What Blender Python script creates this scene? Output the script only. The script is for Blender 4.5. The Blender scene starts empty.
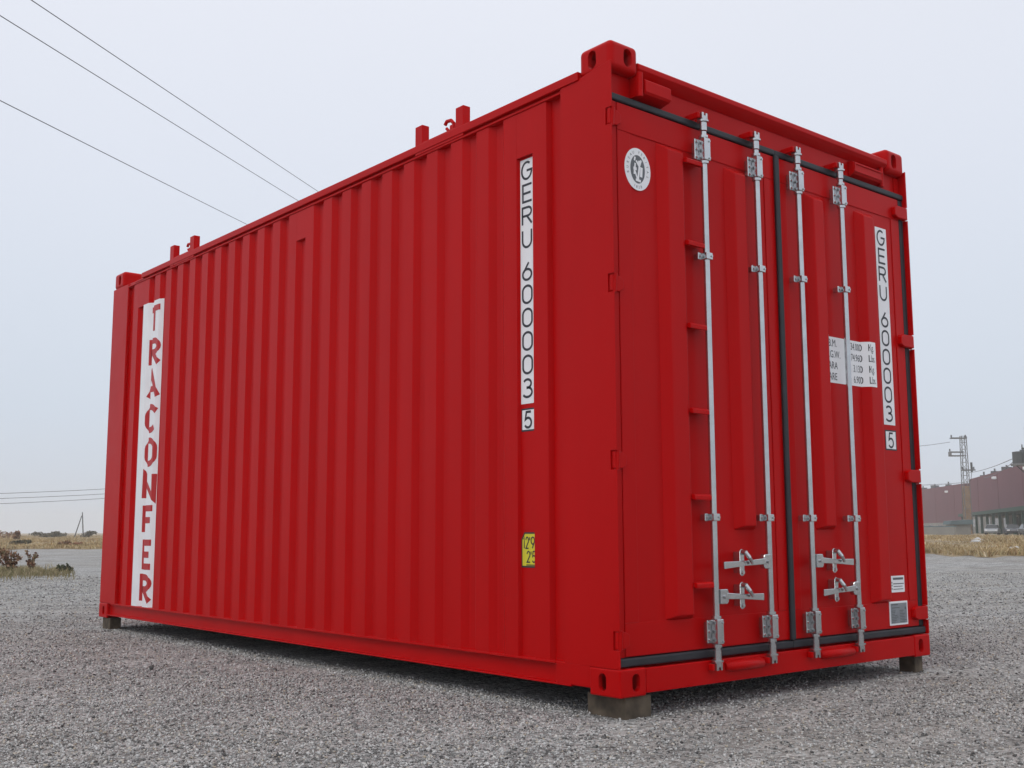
import bpy, bmesh, math, random
import numpy as np
from mathutils import Vector, Matrix
random.seed(7); RNG = np.random.default_rng(11)
R_ = math.radians
scene = bpy.context.scene
COL = scene.collection

# ------------------------------------------------------------------ camera
CAM = Vector((-3.385, -3.323, 0.787))
YAW, PITCH, ROLL, FPX = 0.700168, 0.132974, -0.003217, 1100.0
Fv = Vector((math.sin(YAW)*math.cos(PITCH), math.cos(YAW)*math.cos(PITCH), math.sin(PITCH)))
Rv = Vector((math.cos(YAW), -math.sin(YAW), 0)); Uv = Rv.cross(Fv)
R2 = Rv*math.cos(ROLL)+Uv*math.sin(ROLL); U2 = -Rv*math.sin(ROLL)+Uv*math.cos(ROLL)
cd = bpy.data.cameras.new('camera'); cam = bpy.data.objects.new('camera', cd); COL.objects.link(cam)
cd.sensor_width = 36; cd.lens = FPX/1024*36; cd.clip_end = 6000; cd.clip_start = 0.05
cam.matrix_world = Matrix(((R2.x, U2.x, -Fv.x, CAM.x), (R2.y, U2.y, -Fv.y, CAM.y), (R2.z, U2.z, -Fv.z, CAM.z), (0, 0, 0, 1)))
scene.camera = cam

# ------------------------------------------------------------------ light
SUN_EL, SUN_AZ = R_(52), R_(250)      # azimuth measured from +Y towards +X
w = bpy.data.worlds.new('World'); scene.world = w; w.use_nodes = True
nt = w.node_tree; nt.nodes.clear()
out = nt.nodes.new('ShaderNodeOutputWorld'); bg = nt.nodes.new('ShaderNodeBackground')
sky = nt.nodes.new('ShaderNodeTexSky'); sky.sky_type = 'NISHITA'; sky.sun_disc = False
sky.sun_elevation = SUN_EL; sky.sun_rotation = SUN_AZ; sky.dust_density = 4; sky.air_density = 1.5
tc = nt.nodes.new('ShaderNodeTexCoord'); sep = nt.nodes.new('ShaderNodeSeparateXYZ')
nt.links.new(tc.outputs['Generated'], sep.inputs[0])
rmp = nt.nodes.new('ShaderNodeValToRGB'); cr = rmp.color_ramp
cr.elements[0].position = 0.0; cr.elements[0].color = (.590, .640, .720, 1)
cr.elements[1].position = 1.0; cr.elements[1].color = (.90, .91, .94, 1)
for p, c in ((.10, (.600, .665, .765)), (.30, (.700, .738, .825)), (.5, (.78, .80, .87))):
    e = cr.elements.new(p); e.color = (*c, 1)
nz = nt.nodes.new('ShaderNodeTexNoise'); nz.inputs['Scale'].default_value = 1.6; nz.inputs['Detail'].default_value = 4
nt.links.new(tc.outputs['Generated'], nz.inputs['Vector'])
mr = nt.nodes.new('ShaderNodeMapRange'); mr.inputs['To Min'].default_value = 9.55; mr.inputs['To Max'].default_value = 10.45
nt.links.new(nz.outputs['Fac'], mr.inputs['Value'])
sc_ = nt.nodes.new('ShaderNodeVectorMath'); sc_.operation = 'SCALE'
nt.links.new(sep.outputs['Z'], rmp.inputs[0]); nt.links.new(rmp.outputs[0], sc_.inputs[0]); nt.links.new(mr.outputs[0], sc_.inputs['Scale'])
mx = nt.nodes.new('ShaderNodeMix'); mx.data_type = 'RGBA'; mx.inputs[0].default_value = 0.92
nt.links.new(sky.outputs[0], mx.inputs[6]); nt.links.new(sc_.outputs[0], mx.inputs[7])
nt.links.new(mx.outputs[2], bg.inputs[0]); bg.inputs[1].default_value = 0.1
nt.links.new(bg.outputs[0], out.inputs[0])
sd = bpy.data.lights.new('sun', 'SUN'); sd.energy = 0.6; sd.angle = R_(25); sd.color = (1, .96, .90)
sun = bpy.data.objects.new('sun', sd); COL.objects.link(sun)
sdir = Vector((math.sin(SUN_AZ)*math.cos(SUN_EL), math.cos(SUN_AZ)*math.cos(SUN_EL), math.sin(SUN_EL)))
sun.rotation_euler = sdir.to_track_quat('Z', 'Y').to_euler(); sun.location = (0, 0, 30)
scene.view_settings.view_transform = 'Standard'; scene.view_settings.look = 'None'
scene.view_settings.exposure = 0.17; scene.view_settings.gamma = 1.0
scene.render.engine = 'CYCLES'; scene.render.resolution_x = 1024; scene.render.resolution_y = 768
scene.cycles.volume_bounces = 1

# ------------------------------------------------------------------ materials
def mat(name, col, rough=.6, metal=0, var=0.0, vscale=3.0, bump=0, bscale=60, coat=0, spec=.5, col2=None, detail=4):
    m = bpy.data.materials.new(name); m.use_nodes = True; n = m.node_tree; b = n.nodes['Principled BSDF']
    b.inputs['Roughness'].default_value = rough; b.inputs['Metallic'].default_value = metal
    b.inputs['Specular IOR Level'].default_value = spec
    if coat: b.inputs['Coat Weight'].default_value = coat; b.inputs['Coat Roughness'].default_value = .25
    tc = n.nodes.new('ShaderNodeTexCoord')
    if var or col2:
        t = n.nodes.new('ShaderNodeTexNoise'); t.inputs['Scale'].default_value = vscale; t.inputs['Detail'].default_value = detail
        n.links.new(tc.outputs['Object'], t.inputs['Vector'])
        r = n.nodes.new('ShaderNodeValToRGB'); n.links.new(t.outputs['Fac'], r.inputs[0])
        a = Vector(col); c2 = Vector(col2) if col2 else a
        r.color_ramp.elements[0].position = .32; r.color_ramp.elements[1].position = .68
        r.color_ramp.elements[0].color = (*(a*(1-var)), 1); r.color_ramp.elements[1].color = (*(c2*(1+var)), 1)
        n.links.new(r.outputs[0], b.inputs['Base Color'])
    else: b.inputs['Base Color'].default_value = (*col, 1)
    if bump:
        t = n.nodes.new('ShaderNodeTexNoise'); t.inputs['Scale'].default_value = bscale; t.inputs['Detail'].default_value = 3
        n.links.new(tc.outputs['Object'], t.inputs['Vector'])
        bp = n.nodes.new('ShaderNodeBump'); bp.inputs['Strength'].default_value = bump; bp.inputs['Distance'].default_value = .004
        n.links.new(t.outputs['Fac'], bp.inputs['Height']); n.links.new(bp.outputs[0], b.inputs['Normal'])
    return m

def red_paint():
    m = bpy.data.materials.new('red_paint'); m.use_nodes = True; n = m.node_tree; b = n.nodes['Principled BSDF']; L = n.links.new
    tc = n.nodes.new('ShaderNodeTexCoord')
    mp = n.nodes.new('ShaderNodeMapping'); mp.inputs['Scale'].default_value = (2.2, 2.2, .5); L(tc.outputs['Object'], mp.inputs[0])
    t = n.nodes.new('ShaderNodeTexNoise'); t.inputs['Scale'].default_value = 1.3; t.inputs['Detail'].default_value = 6; L(mp.outputs[0], t.inputs['Vector'])
    r = n.nodes.new('ShaderNodeValToRGB'); L(t.outputs['Fac'], r.inputs[0])
    r.color_ramp.elements[0].position = .3; r.color_ramp.elements[1].position = .72
    r.color_ramp.elements[0].color = (.46, .0014, .0018, 1); r.color_ramp.elements[1].color = (.51, .0020, .0026, 1)
    L(r.outputs[0], b.inputs['Base Color'])
    b.inputs['Specular IOR Level'].default_value = .10
    rr = n.nodes.new('ShaderNodeMapRange'); rr.inputs['To Min'].default_value = .28; rr.inputs['To Max'].default_value = .40
    t2 = n.nodes.new('ShaderNodeTexNoise'); t2.inputs['Scale'].default_value = 7; t2.inputs['Detail'].default_value = 5; L(tc.outputs['Object'], t2.inputs['Vector'])
    L(t2.outputs['Fac'], rr.inputs['Value']); L(rr.outputs[0], b.inputs['Roughness'])
    t3 = n.nodes.new('ShaderNodeTexNoise'); t3.inputs['Scale'].default_value = 2.6; t3.inputs['Detail'].default_value = 2; L(tc.outputs['Object'], t3.inputs['Vector'])
    t4 = n.nodes.new('ShaderNodeTexNoise'); t4.inputs['Scale'].default_value = 240; t4.inputs['Detail'].default_value = 1; L(tc.outputs['Object'], t4.inputs['Vector'])
    b1 = n.nodes.new('ShaderNodeBump'); b1.inputs['Strength'].default_value = .35; b1.inputs['Distance'].default_value = .01; L(t3.outputs['Fac'], b1.inputs['Height'])
    b2 = n.nodes.new('ShaderNodeBump'); b2.inputs['Strength'].default_value = .12; b2.inputs['Distance'].default_value = .001; L(t4.outputs['Fac'], b2.inputs['Height'])
    L(b1.outputs[0], b2.inputs['Normal']); L(b2.outputs[0], b.inputs['Normal'])
    return m
RED = red_paint()
STEEL = mat('galvanised_steel', (.55, .56, .57), .20, .93, .08, 14, .05, 90)
RUBBER = mat('black_rubber', (.018, .020, .026), .55, 0, .25, 9)
WHITE = mat('white_vinyl', (.86, .86, .88), .45, 0, .03, 5)
BLACK = mat('black_vinyl', (.022, .024, .034), .5)
REDV = mat('red_vinyl', (.47, .012, .014), .45)
YELLOW = mat('yellow_vinyl', (.68, .62, .03), .45)
GREYV = mat('grey_plate', (.25, .27, .29), .45, .2, .1, 30)
DARKG = mat('grey_print', (.11, .12, .13), .5)
WOOD = mat('weathered_wood', (.070, .052, .036), .9, 0, .3, 12, .6, 60, col2=(.115, .090, .062))

# ------------------------------------------------------------------ helpers
def tag(o, label=None, cat=None, group=None, kind=None):
    if label: o['label'] = label
    if cat: o['category'] = cat
    if group: o['group'] = group
    if kind: o['kind'] = kind
    return o
def empty(name, loc=(0, 0, 0), rz=0, **k):
    o = bpy.data.objects.new(name, None); COL.objects.link(o); o.location = loc; o.rotation_euler = (0, 0, rz); o.empty_display_size = .2
    return tag(o, **k)
class MB:
    def __init__(s): s.v = []; s.f = []; s.sm = []
    def add(s, vs, fs, smooth=False):
        b = len(s.v); s.v += [tuple(v) for v in vs]; s.f += [tuple(i+b for i in f) for f in fs]; s.sm += [smooth]*len(fs); return s
    def box(s, x0, x1, y0, y1, z0, z1):
        return s.add([(x0, y0, z0), (x1, y0, z0), (x1, y1, z0), (x0, y1, z0), (x0, y0, z1), (x1, y0, z1), (x1, y1, z1), (x0, y1, z1)],
                     [(0, 3, 2, 1), (4, 5, 6, 7), (0, 1, 5, 4), (1, 2, 6, 5), (2, 3, 7, 6), (3, 0, 4, 7)])
    def prism(s, poly, axis, a, b, smooth=False):
        """poly 2D points; axis 'x': (y,z) ; 'y': (x,z) ; 'z': (x,y)"""
        def P(p, t): return (t, p[0], p[1]) if axis == 'x' else (p[0], t, p[1]) if axis == 'y' else (p[0], p[1], t)
        n = len(poly); vs = [P(p, a) for p in poly]+[P(p, b) for p in poly]
        fs = [tuple(range(n)), tuple(range(2*n-1, n-1, -1))]
        b0 = len(s.v); s.v += vs; s.f += [tuple(i+b0 for i in f) for f in fs]; s.sm += [False, False]
        s.f += [(b0+i, b0+n+i, b0+n+(i+1) % n, b0+(i+1) % n) for i in range(n)]; s.sm += [smooth]*n
        return s
    def cyl(s, p0, p1, r, n=14, r1=None, caps=True):
        p0 = Vector(p0); p1 = Vector(p1); d = (p1-p0).normalized(); r1 = r if r1 is None else r1
        a = d.orthogonal().normalized(); c = d.cross(a)
        vs = [p0+(a*math.cos(t)+c*math.sin(t))*r for t in [2*math.pi*i/n for i in range(n)]]+[p1+(a*math.cos(t)+c*math.sin(t))*r1 for t in [2*math.pi*i/n for i in range(n)]]
        s.add(vs, [(i, (i+1) % n, n+(i+1) % n, n+i) for i in range(n)], True)
        if caps: s.add(vs[:n], [tuple(range(n-1, -1, -1))]); s.add(vs[n:], [tuple(range(n))])
        return s
    def tube(s, pts, r, n=8):
        for a, b in zip(pts[:-1], pts[1:]): s.cyl(a, b, r, n)
        return s
    def build(s, name, m, parent=None, bevel=0, seg=2, fix=True, loc=None):
        me = bpy.data.meshes.new(name); me.from_pydata(s.v, [], s.f); me.materials.append(m)
        me.polygons.foreach_set('use_smooth', s.sm)
        if fix:
            bm = bmesh.new(); bm.from_mesh(me); bmesh.ops.recalc_face_normals(bm, faces=bm.faces); bm.to_mesh(me); bm.free()
        o = bpy.data.objects.new(name, me); COL.objects.link(o)
        if parent: o.parent = parent
        if loc: o.location = loc
        if bevel:
            md = o.modifiers.new('bevel', 'BEVEL'); md.width = bevel; md.segments = seg; md.limit_method = 'ANGLE'; md.angle_limit = R_(40)
            md.harden_normals = False
        return o
def copy_tree(o, parent=None):
    c = o.copy(); COL.objects.link(c); c.parent = parent
    for ch in list(o.children): copy_tree(ch, c)
    return c

# ---- stroke lettering ------------------------------------------------
def arc(cx, cy, rx, ry, a0, a1, n=18):
    return [(cx+rx*math.cos(R_(a0+(a1-a0)*i/n)), cy+ry*math.sin(R_(a0+(a1-a0)*i/n))) for i in range(n+1)]
def glyph(c):
    if c == 'G': return [arc(.5, .5, .5, .5, 52, 360, 30)+[(.5, .5)]]
    if c == 'E': return [[(1, 1), (.1, 1), (.1, 0), (1, 0)], [(.1, .5), (.9, .5)]]
    if c == 'F': return [[(1, 1), (.05, 1), (.05, 0)], [(.05, .5), (.9, .5)]]
    if c == 'R': return [[(.05, 0), (.05, 1), (.6, 1)]+arc(.62, .75, .33, .25, 90, -90, 12)+[(.05, .5)], [(.5, .5), (1, 0)]]
    if c == 'U': return [[(.05, 1), (.05, .38)]+arc(.5, .38, .45, .38, 180, 360, 16)+[(.95, 1)]]
    if c == 'T': return [[(0, 1), (1, 1)], [(.5, 1), (.5, 0)]]
    if c == 'A': return [[(0, 0), (.5, 1), (1, 0)], [(.2, .33), (.8, .33)]]
    if c == 'C': return [[(1, .8)]+arc(.5, .65, .5, .35, 40, 180, 12)+arc(.5, .35, .5, .35, 180, 320, 12)]
    if c == 'O' or c == '0': return [arc(.5, .68, .46, .32, 0, 180, 14)+arc(.5, .32, .46, .32, 180, 360, 14)+[(.96, .68)]]
    if c == 'N': return [[(0, 0), (0, 1), (1, 0), (1, 1)]]
    if c == '6': return [[(.66, 1), (.14, .46)], arc(.5, .31, .44, .31, 0, 360, 28)]
    if c == '9': return [[(.34, 0), (.86, .54)], arc(.5, .69, .44, .31, 0, 360, 28)]
    if c == '3': return [arc(.46, .76, .38, .24, 150, -90, 16)+arc(.46, .27, .46, .27, 90, -150, 18)]
    if c == '5': return [[(.88, 1), (.28, 1), (.14, .52)]+arc(.48, .31, .44, .31, 130, -150, 20)]
    if c == '2': return [arc(.5, .70, .42, .30, 170, -25, 16)+[(.05, 0), (.95, 0)]]
    if c == '1': return [[(.2, .8), (.6, 1), (.6, 0)]]
    if c == "'": return [[(.5, 1), (.5, .72)]]
    return []
def ribbon(pts, t, u0, v0, w_, h_, lift, out):
    P = [Vector((u0+p[0]*w_, v0+p[1]*h_)) for p in pts]
    Q = [P[0]]
    for p in P[1:]:
        if (p-Q[-1]).length > 1e-5: Q.append(p)
    closed = (Q[0]-Q[-1]).length < 1e-4
    if closed: Q = Q[:-1]
    n = len(Q); Ls = []; Rs = []
    for i in range(n):
        a = Q[i-1] if (i > 0 or closed) else None; b = Q[(i+1) % n] if (i < n-1 or closed) else None
        d1 = (Q[i]-a).normalized() if a is not None else None; d2 = (b-Q[i]).normalized() if b is not None else None
        d1 = d1 or d2; d2 = d2 or d1
        n1 = Vector((-d1.y, d1.x)); n2 = Vector((-d2.y, d2.x)); m_ = n1+n2
        m_ = m_.normalized() if m_.length > 1e-6 else n1
        k = min(2.2, 1/max(.3, m_.dot(n1)))
        off = m_*k*t/2; e = Vector((0, 0))
        if not closed and i == 0: e = -d2*0
        Ls.append((Q[i]+off, lift)); Rs.append((Q[i]-off, lift))
    m = n if closed else n-1
    for i in range(m):
        j = (i+1) % n
        out.append([(Rs[i][0].x, Rs[i][0].y, lift), (Rs[j][0].x, Rs[j][0].y, lift), (Ls[j][0].x, Ls[j][0].y, lift), (Ls[i][0].x, Ls[i][0].y, lift)])
def letters(txt, uc, v_top, w_, h_, pitch, t):
    """stacked text; faces in (u,v,lift)"""
    out = []
    vt = v_top+pitch
    for i, c in enumerate(txt):
        vt -= pitch*(.42 if c == ' ' else 1)
        for k, pl in enumerate(glyph(c)): ribbon(pl, t, uc-w_/2+t/2, vt-h_+t/2, w_-t, h_-t, k*.0004, out)
    return out
def line_text(txt, u0, v0, w_, h_, adv, t):
    out = []
    for i, c in enumerate(txt):
        for k, pl in enumerate(glyph(c)): ribbon(pl, t, u0+i*adv+t/2, v0+t/2, w_-t, h_-t, k*.0003, out)
    return out
def rect(u0, u1, v0, v1, lift=0): return [[(u0, v0, lift), (u1, v0, lift), (u1, v1, lift), (u0, v1, lift)]]
def font_faces(txt, size, u0, v0, xs=1.0, align='LEFT', lift=0, bold=0):
    c = bpy.data.curves.new('t', 'FONT'); c.body = txt; c.size = size; c.align_x = align; c.resolution_u = 3; c.offset = bold
    o = bpy.data.objects.new('t', c); COL.objects.link(o); dg = bpy.context.evaluated_depsgraph_get()
    me = bpy.data.meshes.new_from_object(o.evaluated_get(dg))
    fs = [[(u0+me.vertices[i].co.x*xs, v0+me.vertices[i].co.y, lift) for i in p.vertices] for p in me.polygons]
    bpy.data.objects.remove(o); bpy.data.curves.remove(c); bpy.data.meshes.remove(me)
    return fs
def decal(name, faces, m, parent, place, cuts=()):
    """place(u,v,lift)->xyz ; cuts = u values where the sheet folds"""
    bm = bmesh.new(); 
    for f in faces:
        try: bm.faces.new([bm.verts.new(p) for p in f])
        except ValueError: pass
    for cu in cuts: bmesh.ops.bisect_plane(bm, geom=bm.verts[:]+bm.edges[:]+bm.faces[:], plane_co=(cu, 0, 0), plane_no=(1, 0, 0), dist=1e-6)
    bm.verts.ensure_lookup_table()
    for v in bm.verts: v.co = place(v.co.x, v.co.y, v.co.z)
    me = bpy.data.meshes.new(name); bm.to_mesh(me); bm.free(); me.materials.append(m)
    o = bpy.data.objects.new(name, me); COL.objects.link(o); o.parent = parent
    return o

# ================================================================== GROUND
def hash_noise(x, y, s, seed=0):
    x = x/s; y = y/s; xi = np.floor(x).astype(int); yi = np.floor(y).astype(int); fx = x-xi; fy = y-yi
    fx = fx*fx*(3-2*fx); fy = fy*fy*(3-2*fy)
    def h(a, b):
        q = np.sin(a*127.1+b*311.7+seed*74.7)*43758.5453; return q-np.floor(q)
    return (h(xi, yi)*(1-fx)+h(xi+1, yi)*fx)*(1-fy)+(h(xi, yi+1)*(1-fx)+h(xi+1, yi+1)*fx)*fy
def gz(x, y):
    r = np.hypot(x-1, y-2)
    near = np.exp(-(r/60)**2)
    n = (hash_noise(x, y, 1.7)-.5)*.028+(hash_noise(x, y, .55, 3)-.5)*.014
    # packed flat right under and beside the container
    dx = np.maximum(np.maximum(-.3-x, x-2.8), 0); dy = np.maximum(np.maximum(-.3-y, y-6.4), 0)
    k = np.clip(np.hypot(dx, dy)/.8, 0.15, 1)
    return n*near*k
def grid_mesh(name, m, X, Y, Z):
    ny, nx = X.shape; me = bpy.data.meshes.new(name)
    co = np.stack([X.ravel(), Y.ravel(), Z.ravel()], 1)
    i = np.arange(nx*ny).reshape(ny, nx); f = np.stack([i[:-1, :-1], i[:-1, 1:], i[1:, 1:], i[1:, :-1]], -1).reshape(-1, 4)
    fast_mesh(me, co, f); me.materials.append(m)
    me.polygons.foreach_set('use_smooth', np.ones(len(f), bool))
    o = bpy.data.objects.new(name, me); COL.objects.link(o); return o
def fast_mesh(me, co, f):
    me.vertices.add(len(co)); me.vertices.foreach_set('co', co.astype(np.float32).ravel())
    k = f.shape[1]; me.loops.add(f.size); me.loops.foreach_set('vertex_index', f.astype(np.int32).ravel())
    me.polygons.add(len(f)); me.polygons.foreach_set('loop_start', np.arange(0, f.size, k, dtype=np.int32))
    me.polygons.foreach_set('loop_total', np.full(len(f), k, np.int32)); me.update(calc_edges=True)

def gravel_ground_mat():
    m = bpy.data.materials.new('gravel_ground'); m.use_nodes = True; n = m.node_tree; L = n.links.new; b = n.nodes['Principled BSDF']
    b.inputs['Roughness'].default_value = .95; b.inputs['Specular IOR Level'].default_value = .2
    tc = n.nodes.new('ShaderNodeTexCoord')
    v = n.nodes.new('ShaderNodeTexVoronoi'); v.inputs['Scale'].default_value = 62; v.inputs['Randomness'].default_value = 1; L(tc.outputs['Object'], v.inputs['Vector'])
    v2 = n.nodes.new('ShaderNodeTexVoronoi'); v2.inputs['Scale'].default_value = 130; L(tc.outputs['Object'], v2.inputs['Vector'])
    sx = n.nodes.new('ShaderNodeSeparateColor'); L(v.outputs['Color'], sx.inputs[0])
    r = n.nodes.new('ShaderNodeValToRGB'); L(sx.outputs[0], r.inputs[0])
    e = r.color_ramp.elements; e[0].color = (.16, .157, .154, 1); e[1].color = (.66, .655, .645, 1)
    q = e.new(.5); q.color = (.42, .415, .405, 1)
    n1 = n.nodes.new('ShaderNodeTexNoise'); n1.inputs['Scale'].default_value = .35; n1.inputs['Detail'].default_value = 7; n1.inputs['Roughness'].default_value = .65; L(tc.outputs['Object'], n1.inputs['Vector'])
    r1 = n.nodes.new('ShaderNodeValToRGB'); L(n1.outputs['Fac'], r1.inputs[0])
    r1.color_ramp.elements[0].position = .42; r1.color_ramp.elements[0].color = (0, 0, 0, 1); r1.color_ramp.elements[1].position = .68; r1.color_ramp.elements[1].color = (1, 1, 1, 1)
    mxx = n.nodes.new('ShaderNodeMix'); mxx.data_type = 'RGBA'; L(r1.outputs[0], mxx.inputs[0]); L(r.outputs[0], mxx.inputs[6])
    d = n.nodes.new('ShaderNodeMix'); d.data_type = 'RGBA'; d.inputs[0].default_value = .55; L(r.outputs[0], d.inputs[6]); d.inputs[7].default_value = (.31, .275, .235, 1)
    L(d.outputs[2], mxx.inputs[7])
    # uneven patches: streaky along one direction where vehicles have dragged the stone
    mp = n.nodes.new('ShaderNodeMapping'); mp.inputs['Rotation'].default_value = (0, 0, .5); mp.inputs['Scale'].default_value = (.5, 1.5, 1); L(tc.outputs['Object'], mp.inputs[0])
    n2 = n.nodes.new('ShaderNodeTexNoise'); n2.inputs['Scale'].default_value = 2.2; n2.inputs['Detail'].default_value = 9; n2.inputs['Roughness'].default_value = .72; L(mp.outputs[0], n2.inputs['Vector'])
    m2 = n.nodes.new('ShaderNodeMapRange'); m2.inputs['From Min'].default_value = .33; m2.inputs['From Max'].default_value = .67; m2.inputs['To Min'].default_value = .60; m2.inputs['To Max'].default_value = 1.38; L(n2.outputs['Fac'], m2.inputs['Value'])
    vm = n.nodes.new('ShaderNodeVectorMath'); vm.operation = 'SCALE'; L(mxx.outputs[2], vm.inputs[0]); L(m2.outputs[0], vm.inputs['Scale']); L(vm.outputs[0], b.inputs['Base Color'])
    ad = n.nodes.new('ShaderNodeMath'); ad.operation = 'ADD'; L(v.outputs['Distance'], ad.inputs[0]); L(v2.outputs['Distance'], ad.inputs[1])
    bp = n.nodes.new('ShaderNodeBump'); bp.invert = True; bp.inputs['Strength'].default_value = .9; bp.inputs['Distance'].default_value = .012
    L(ad.outputs[0], bp.inputs['Height']); L(bp.outputs[0], b.inputs['Normal'])
    return m
GR = gravel_ground_mat()
a = np.linspace(-1, 1, 460); warp = np.sinh(a*6.2)/np.sinh(6.2)*1300
X, Y = np.meshgrid(warp, warp+1.0)
g = grid_mesh('ground', GR, X, Y, gz(X, Y)); tag(g, kind='structure')

def gravel_stones():
    m = bpy.data.materials.new('gravel_stone'); m.use_nodes = True; n = m.node_tree; L = n.links.new; b = n.nodes['Principled BSDF']
    b.inputs['Roughness'].default_value = .9; b.inputs['Specular IOR Level'].default_value = .25
    ge = n.nodes.new('ShaderNodeNewGeometry'); r = n.nodes.new('ShaderNodeValToRGB'); L(ge.outputs['Random Per Island'], r.inputs[0])
    e = r.color_ramp.elements; e[0].color = (.075, .072, .07, 1); e[1].color = (.66, .66, .65, 1)
    for p, c in ((.16, (.19, .187, .182)), (.5, (.43, .426, .418)), (.85, (.60, .595, .58)), (.93, (.42, .36, .28))):
        q = e.new(p); q.color = (*c, 1)
    L(r.outputs[0], b.inputs['Base Color'])
    def batch(N, r0, r1, smin, smax, a0=-36, a1=36):
        u = RNG.random(N); rr = r0*(r1/r0)**u if False else np.sqrt(r0*r0+u*(r1*r1-r0*r0))
        th = YAW+np.radians(RNG.uniform(a0, a1, N)); x = CAM.x+rr*np.sin(th); y = CAM.y+rr*np.cos(th)
        s = smin+(smax-smin)*RNG.random(N)**2.2
        return x, y, s
    B = [batch(120000, 2.6, 6.5, .0032, .0095), batch(90000, 6.5, 11, .0045, .0115), batch(70000, 11, 22, .007, .016), batch(900, 2.8, 14, .010, .019)]
    x = np.concatenate([b_[0] for b_ in B]); y = np.concatenate([b_[1] for b_ in B]); s = np.concatenate([b_[2] for b_ in B])
    # leave worn, sandier patches with fewer loose stones
    keep = RNG.random(len(x)) < np.clip(.10+1.15*hash_noise(x, y, .8, 5)+.5*hash_noise(x, y, .22, 6), 0, 1)
    keep &= ~((x > .15) & (x < 2.35) & (y > .6) & (y < 5.5))
    x, y, s = x[keep], y[keep], s[keep]; N = len(x)
    base = np.array([[1, 0, 0], [-1, 0, 0], [0, 1, 0], [0, -1, 0], [0, 0, 1], [0, 0, -1]], float)
    V = base[None]*RNG.uniform(.6, 1.25, (N, 6, 1))+RNG.uniform(-.38, .38, (N, 6, 3))
    V *= np.stack([np.ones(N), RNG.uniform(.65, 1.1, N), RNG.uniform(.5, .95, N)], 1)[:, None]
    an = RNG.uniform(0, 6.283, N); c, s_ = np.cos(an), np.sin(an)
    # tilt about x then spin about z
    ti = RNG.uniform(-.9, .9, N); ct, st = np.cos(ti), np.sin(ti)
    y1 = V[..., 1]*ct[:, None]-V[..., 2]*st[:, None]; z1 = V[..., 1]*st[:, None]+V[..., 2]*ct[:, None]; x1 = V[..., 0]
    xx = x1*c[:, None]-y1*s_[:, None]; yy = x1*s_[:, None]+y1*c[:, None]
    co = np.stack([xx, yy, z1], -1)*s[:, None, None]
    co += np.stack([x, y, gz(x, y)+s*.28], 1)[:, None]
    F = np.array([[4, 0, 2], [4, 2, 1], [4, 1, 3], [4, 3, 0], [5, 2, 0], [5, 1, 2], [5, 3, 1], [5, 0, 3]])
    f = (F[None]+(np.arange(N)*6)[:, None, None]).reshape(-1, 3)
    me = bpy.data.meshes.new('gravel'); fast_mesh(me, co.reshape(-1, 3), f); me.materials.append(m)
    o = bpy.data.objects.new('gravel', me); COL.objects.link(o)
    tag(o, 'loose crushed grey gravel covering the yard', 'gravel', kind='stuff')
gravel_stones()

# field sheet beyond the gravel
def front_r(th):  # distance of the field's near edge, th relative to camera heading in degrees (left negative)
    return 57 - 21*np.clip((th+5)/27, 0, 1) + 1.2*np.sin(th*1.3)+.8*np.sin(th*3.7+1)
FIELD = mat('dry_field', (.26, .195, .115), .95, 0, .25, .12, col2=(.34, .27, .17), detail=8)
th = np.linspace(-95, 95, 500); rr = np.concatenate([[0, .5, 1.5, 3.5, 7, 14, 30, 60, 120, 240], [450, 800, 1200]])
TH, RR = np.meshgrid(th, rr); RD = front_r(TH)+RR+((hash_noise(TH*3, RR*0, 1, 9)-.5)*1.6)*(RR < 1)
X = CAM.x+RD*np.sin(YAW+np.radians(TH)); Y = CAM.y+RD*np.cos(YAW+np.radians(TH))
Z = np.where(RR < .1, -.03, .05)+.10*(hash_noise(X, Y, 5, 2))*np.clip(RR/6, 0, 1)
tag(grid_mesh('field', FIELD, X, Y, Z), kind='structure')

def blades(name, pts, h, wd, m, label, cat, lean=.35, kind='stuff'):
    """pts Nx3, h N, wd N : 3-vertex grass blades"""
    N = len(pts); an = RNG.uniform(0, 6.283, N); la = RNG.uniform(0, 6.283, N); lm = RNG.uniform(0, lean, N)*h
    d = np.stack([np.cos(an), np.sin(an), np.zeros(N)], 1)*wd[:, None]/2
    t = pts+np.stack([np.cos(la)*lm, np.sin(la)*lm, h], 1)
    mid = (pts+t)/2+np.stack([np.cos(la)*lm*-.12, np.sin(la)*lm*-.12, h*.08], 1)
    co = np.stack([pts-d, pts+d, mid+d*.7, mid-d*.7, t], 1).reshape(-1, 3)
    k = np.arange(N)*5
    me = bpy.data.meshes.new(name)
    f1 = np.stack([k, k+1, k+2], 1); f2 = np.stack([k, k+2, k+3], 1); f3 = np.stack([k+3, k+2, k+4], 1)
    fast_mesh(me, co, np.concatenate([f1, f2, f3])); me.materials.append(m)
    o = bpy.data.objects.new(name, me); COL.objects.link(o); return tag(o, label, cat, kind=kind)
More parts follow.
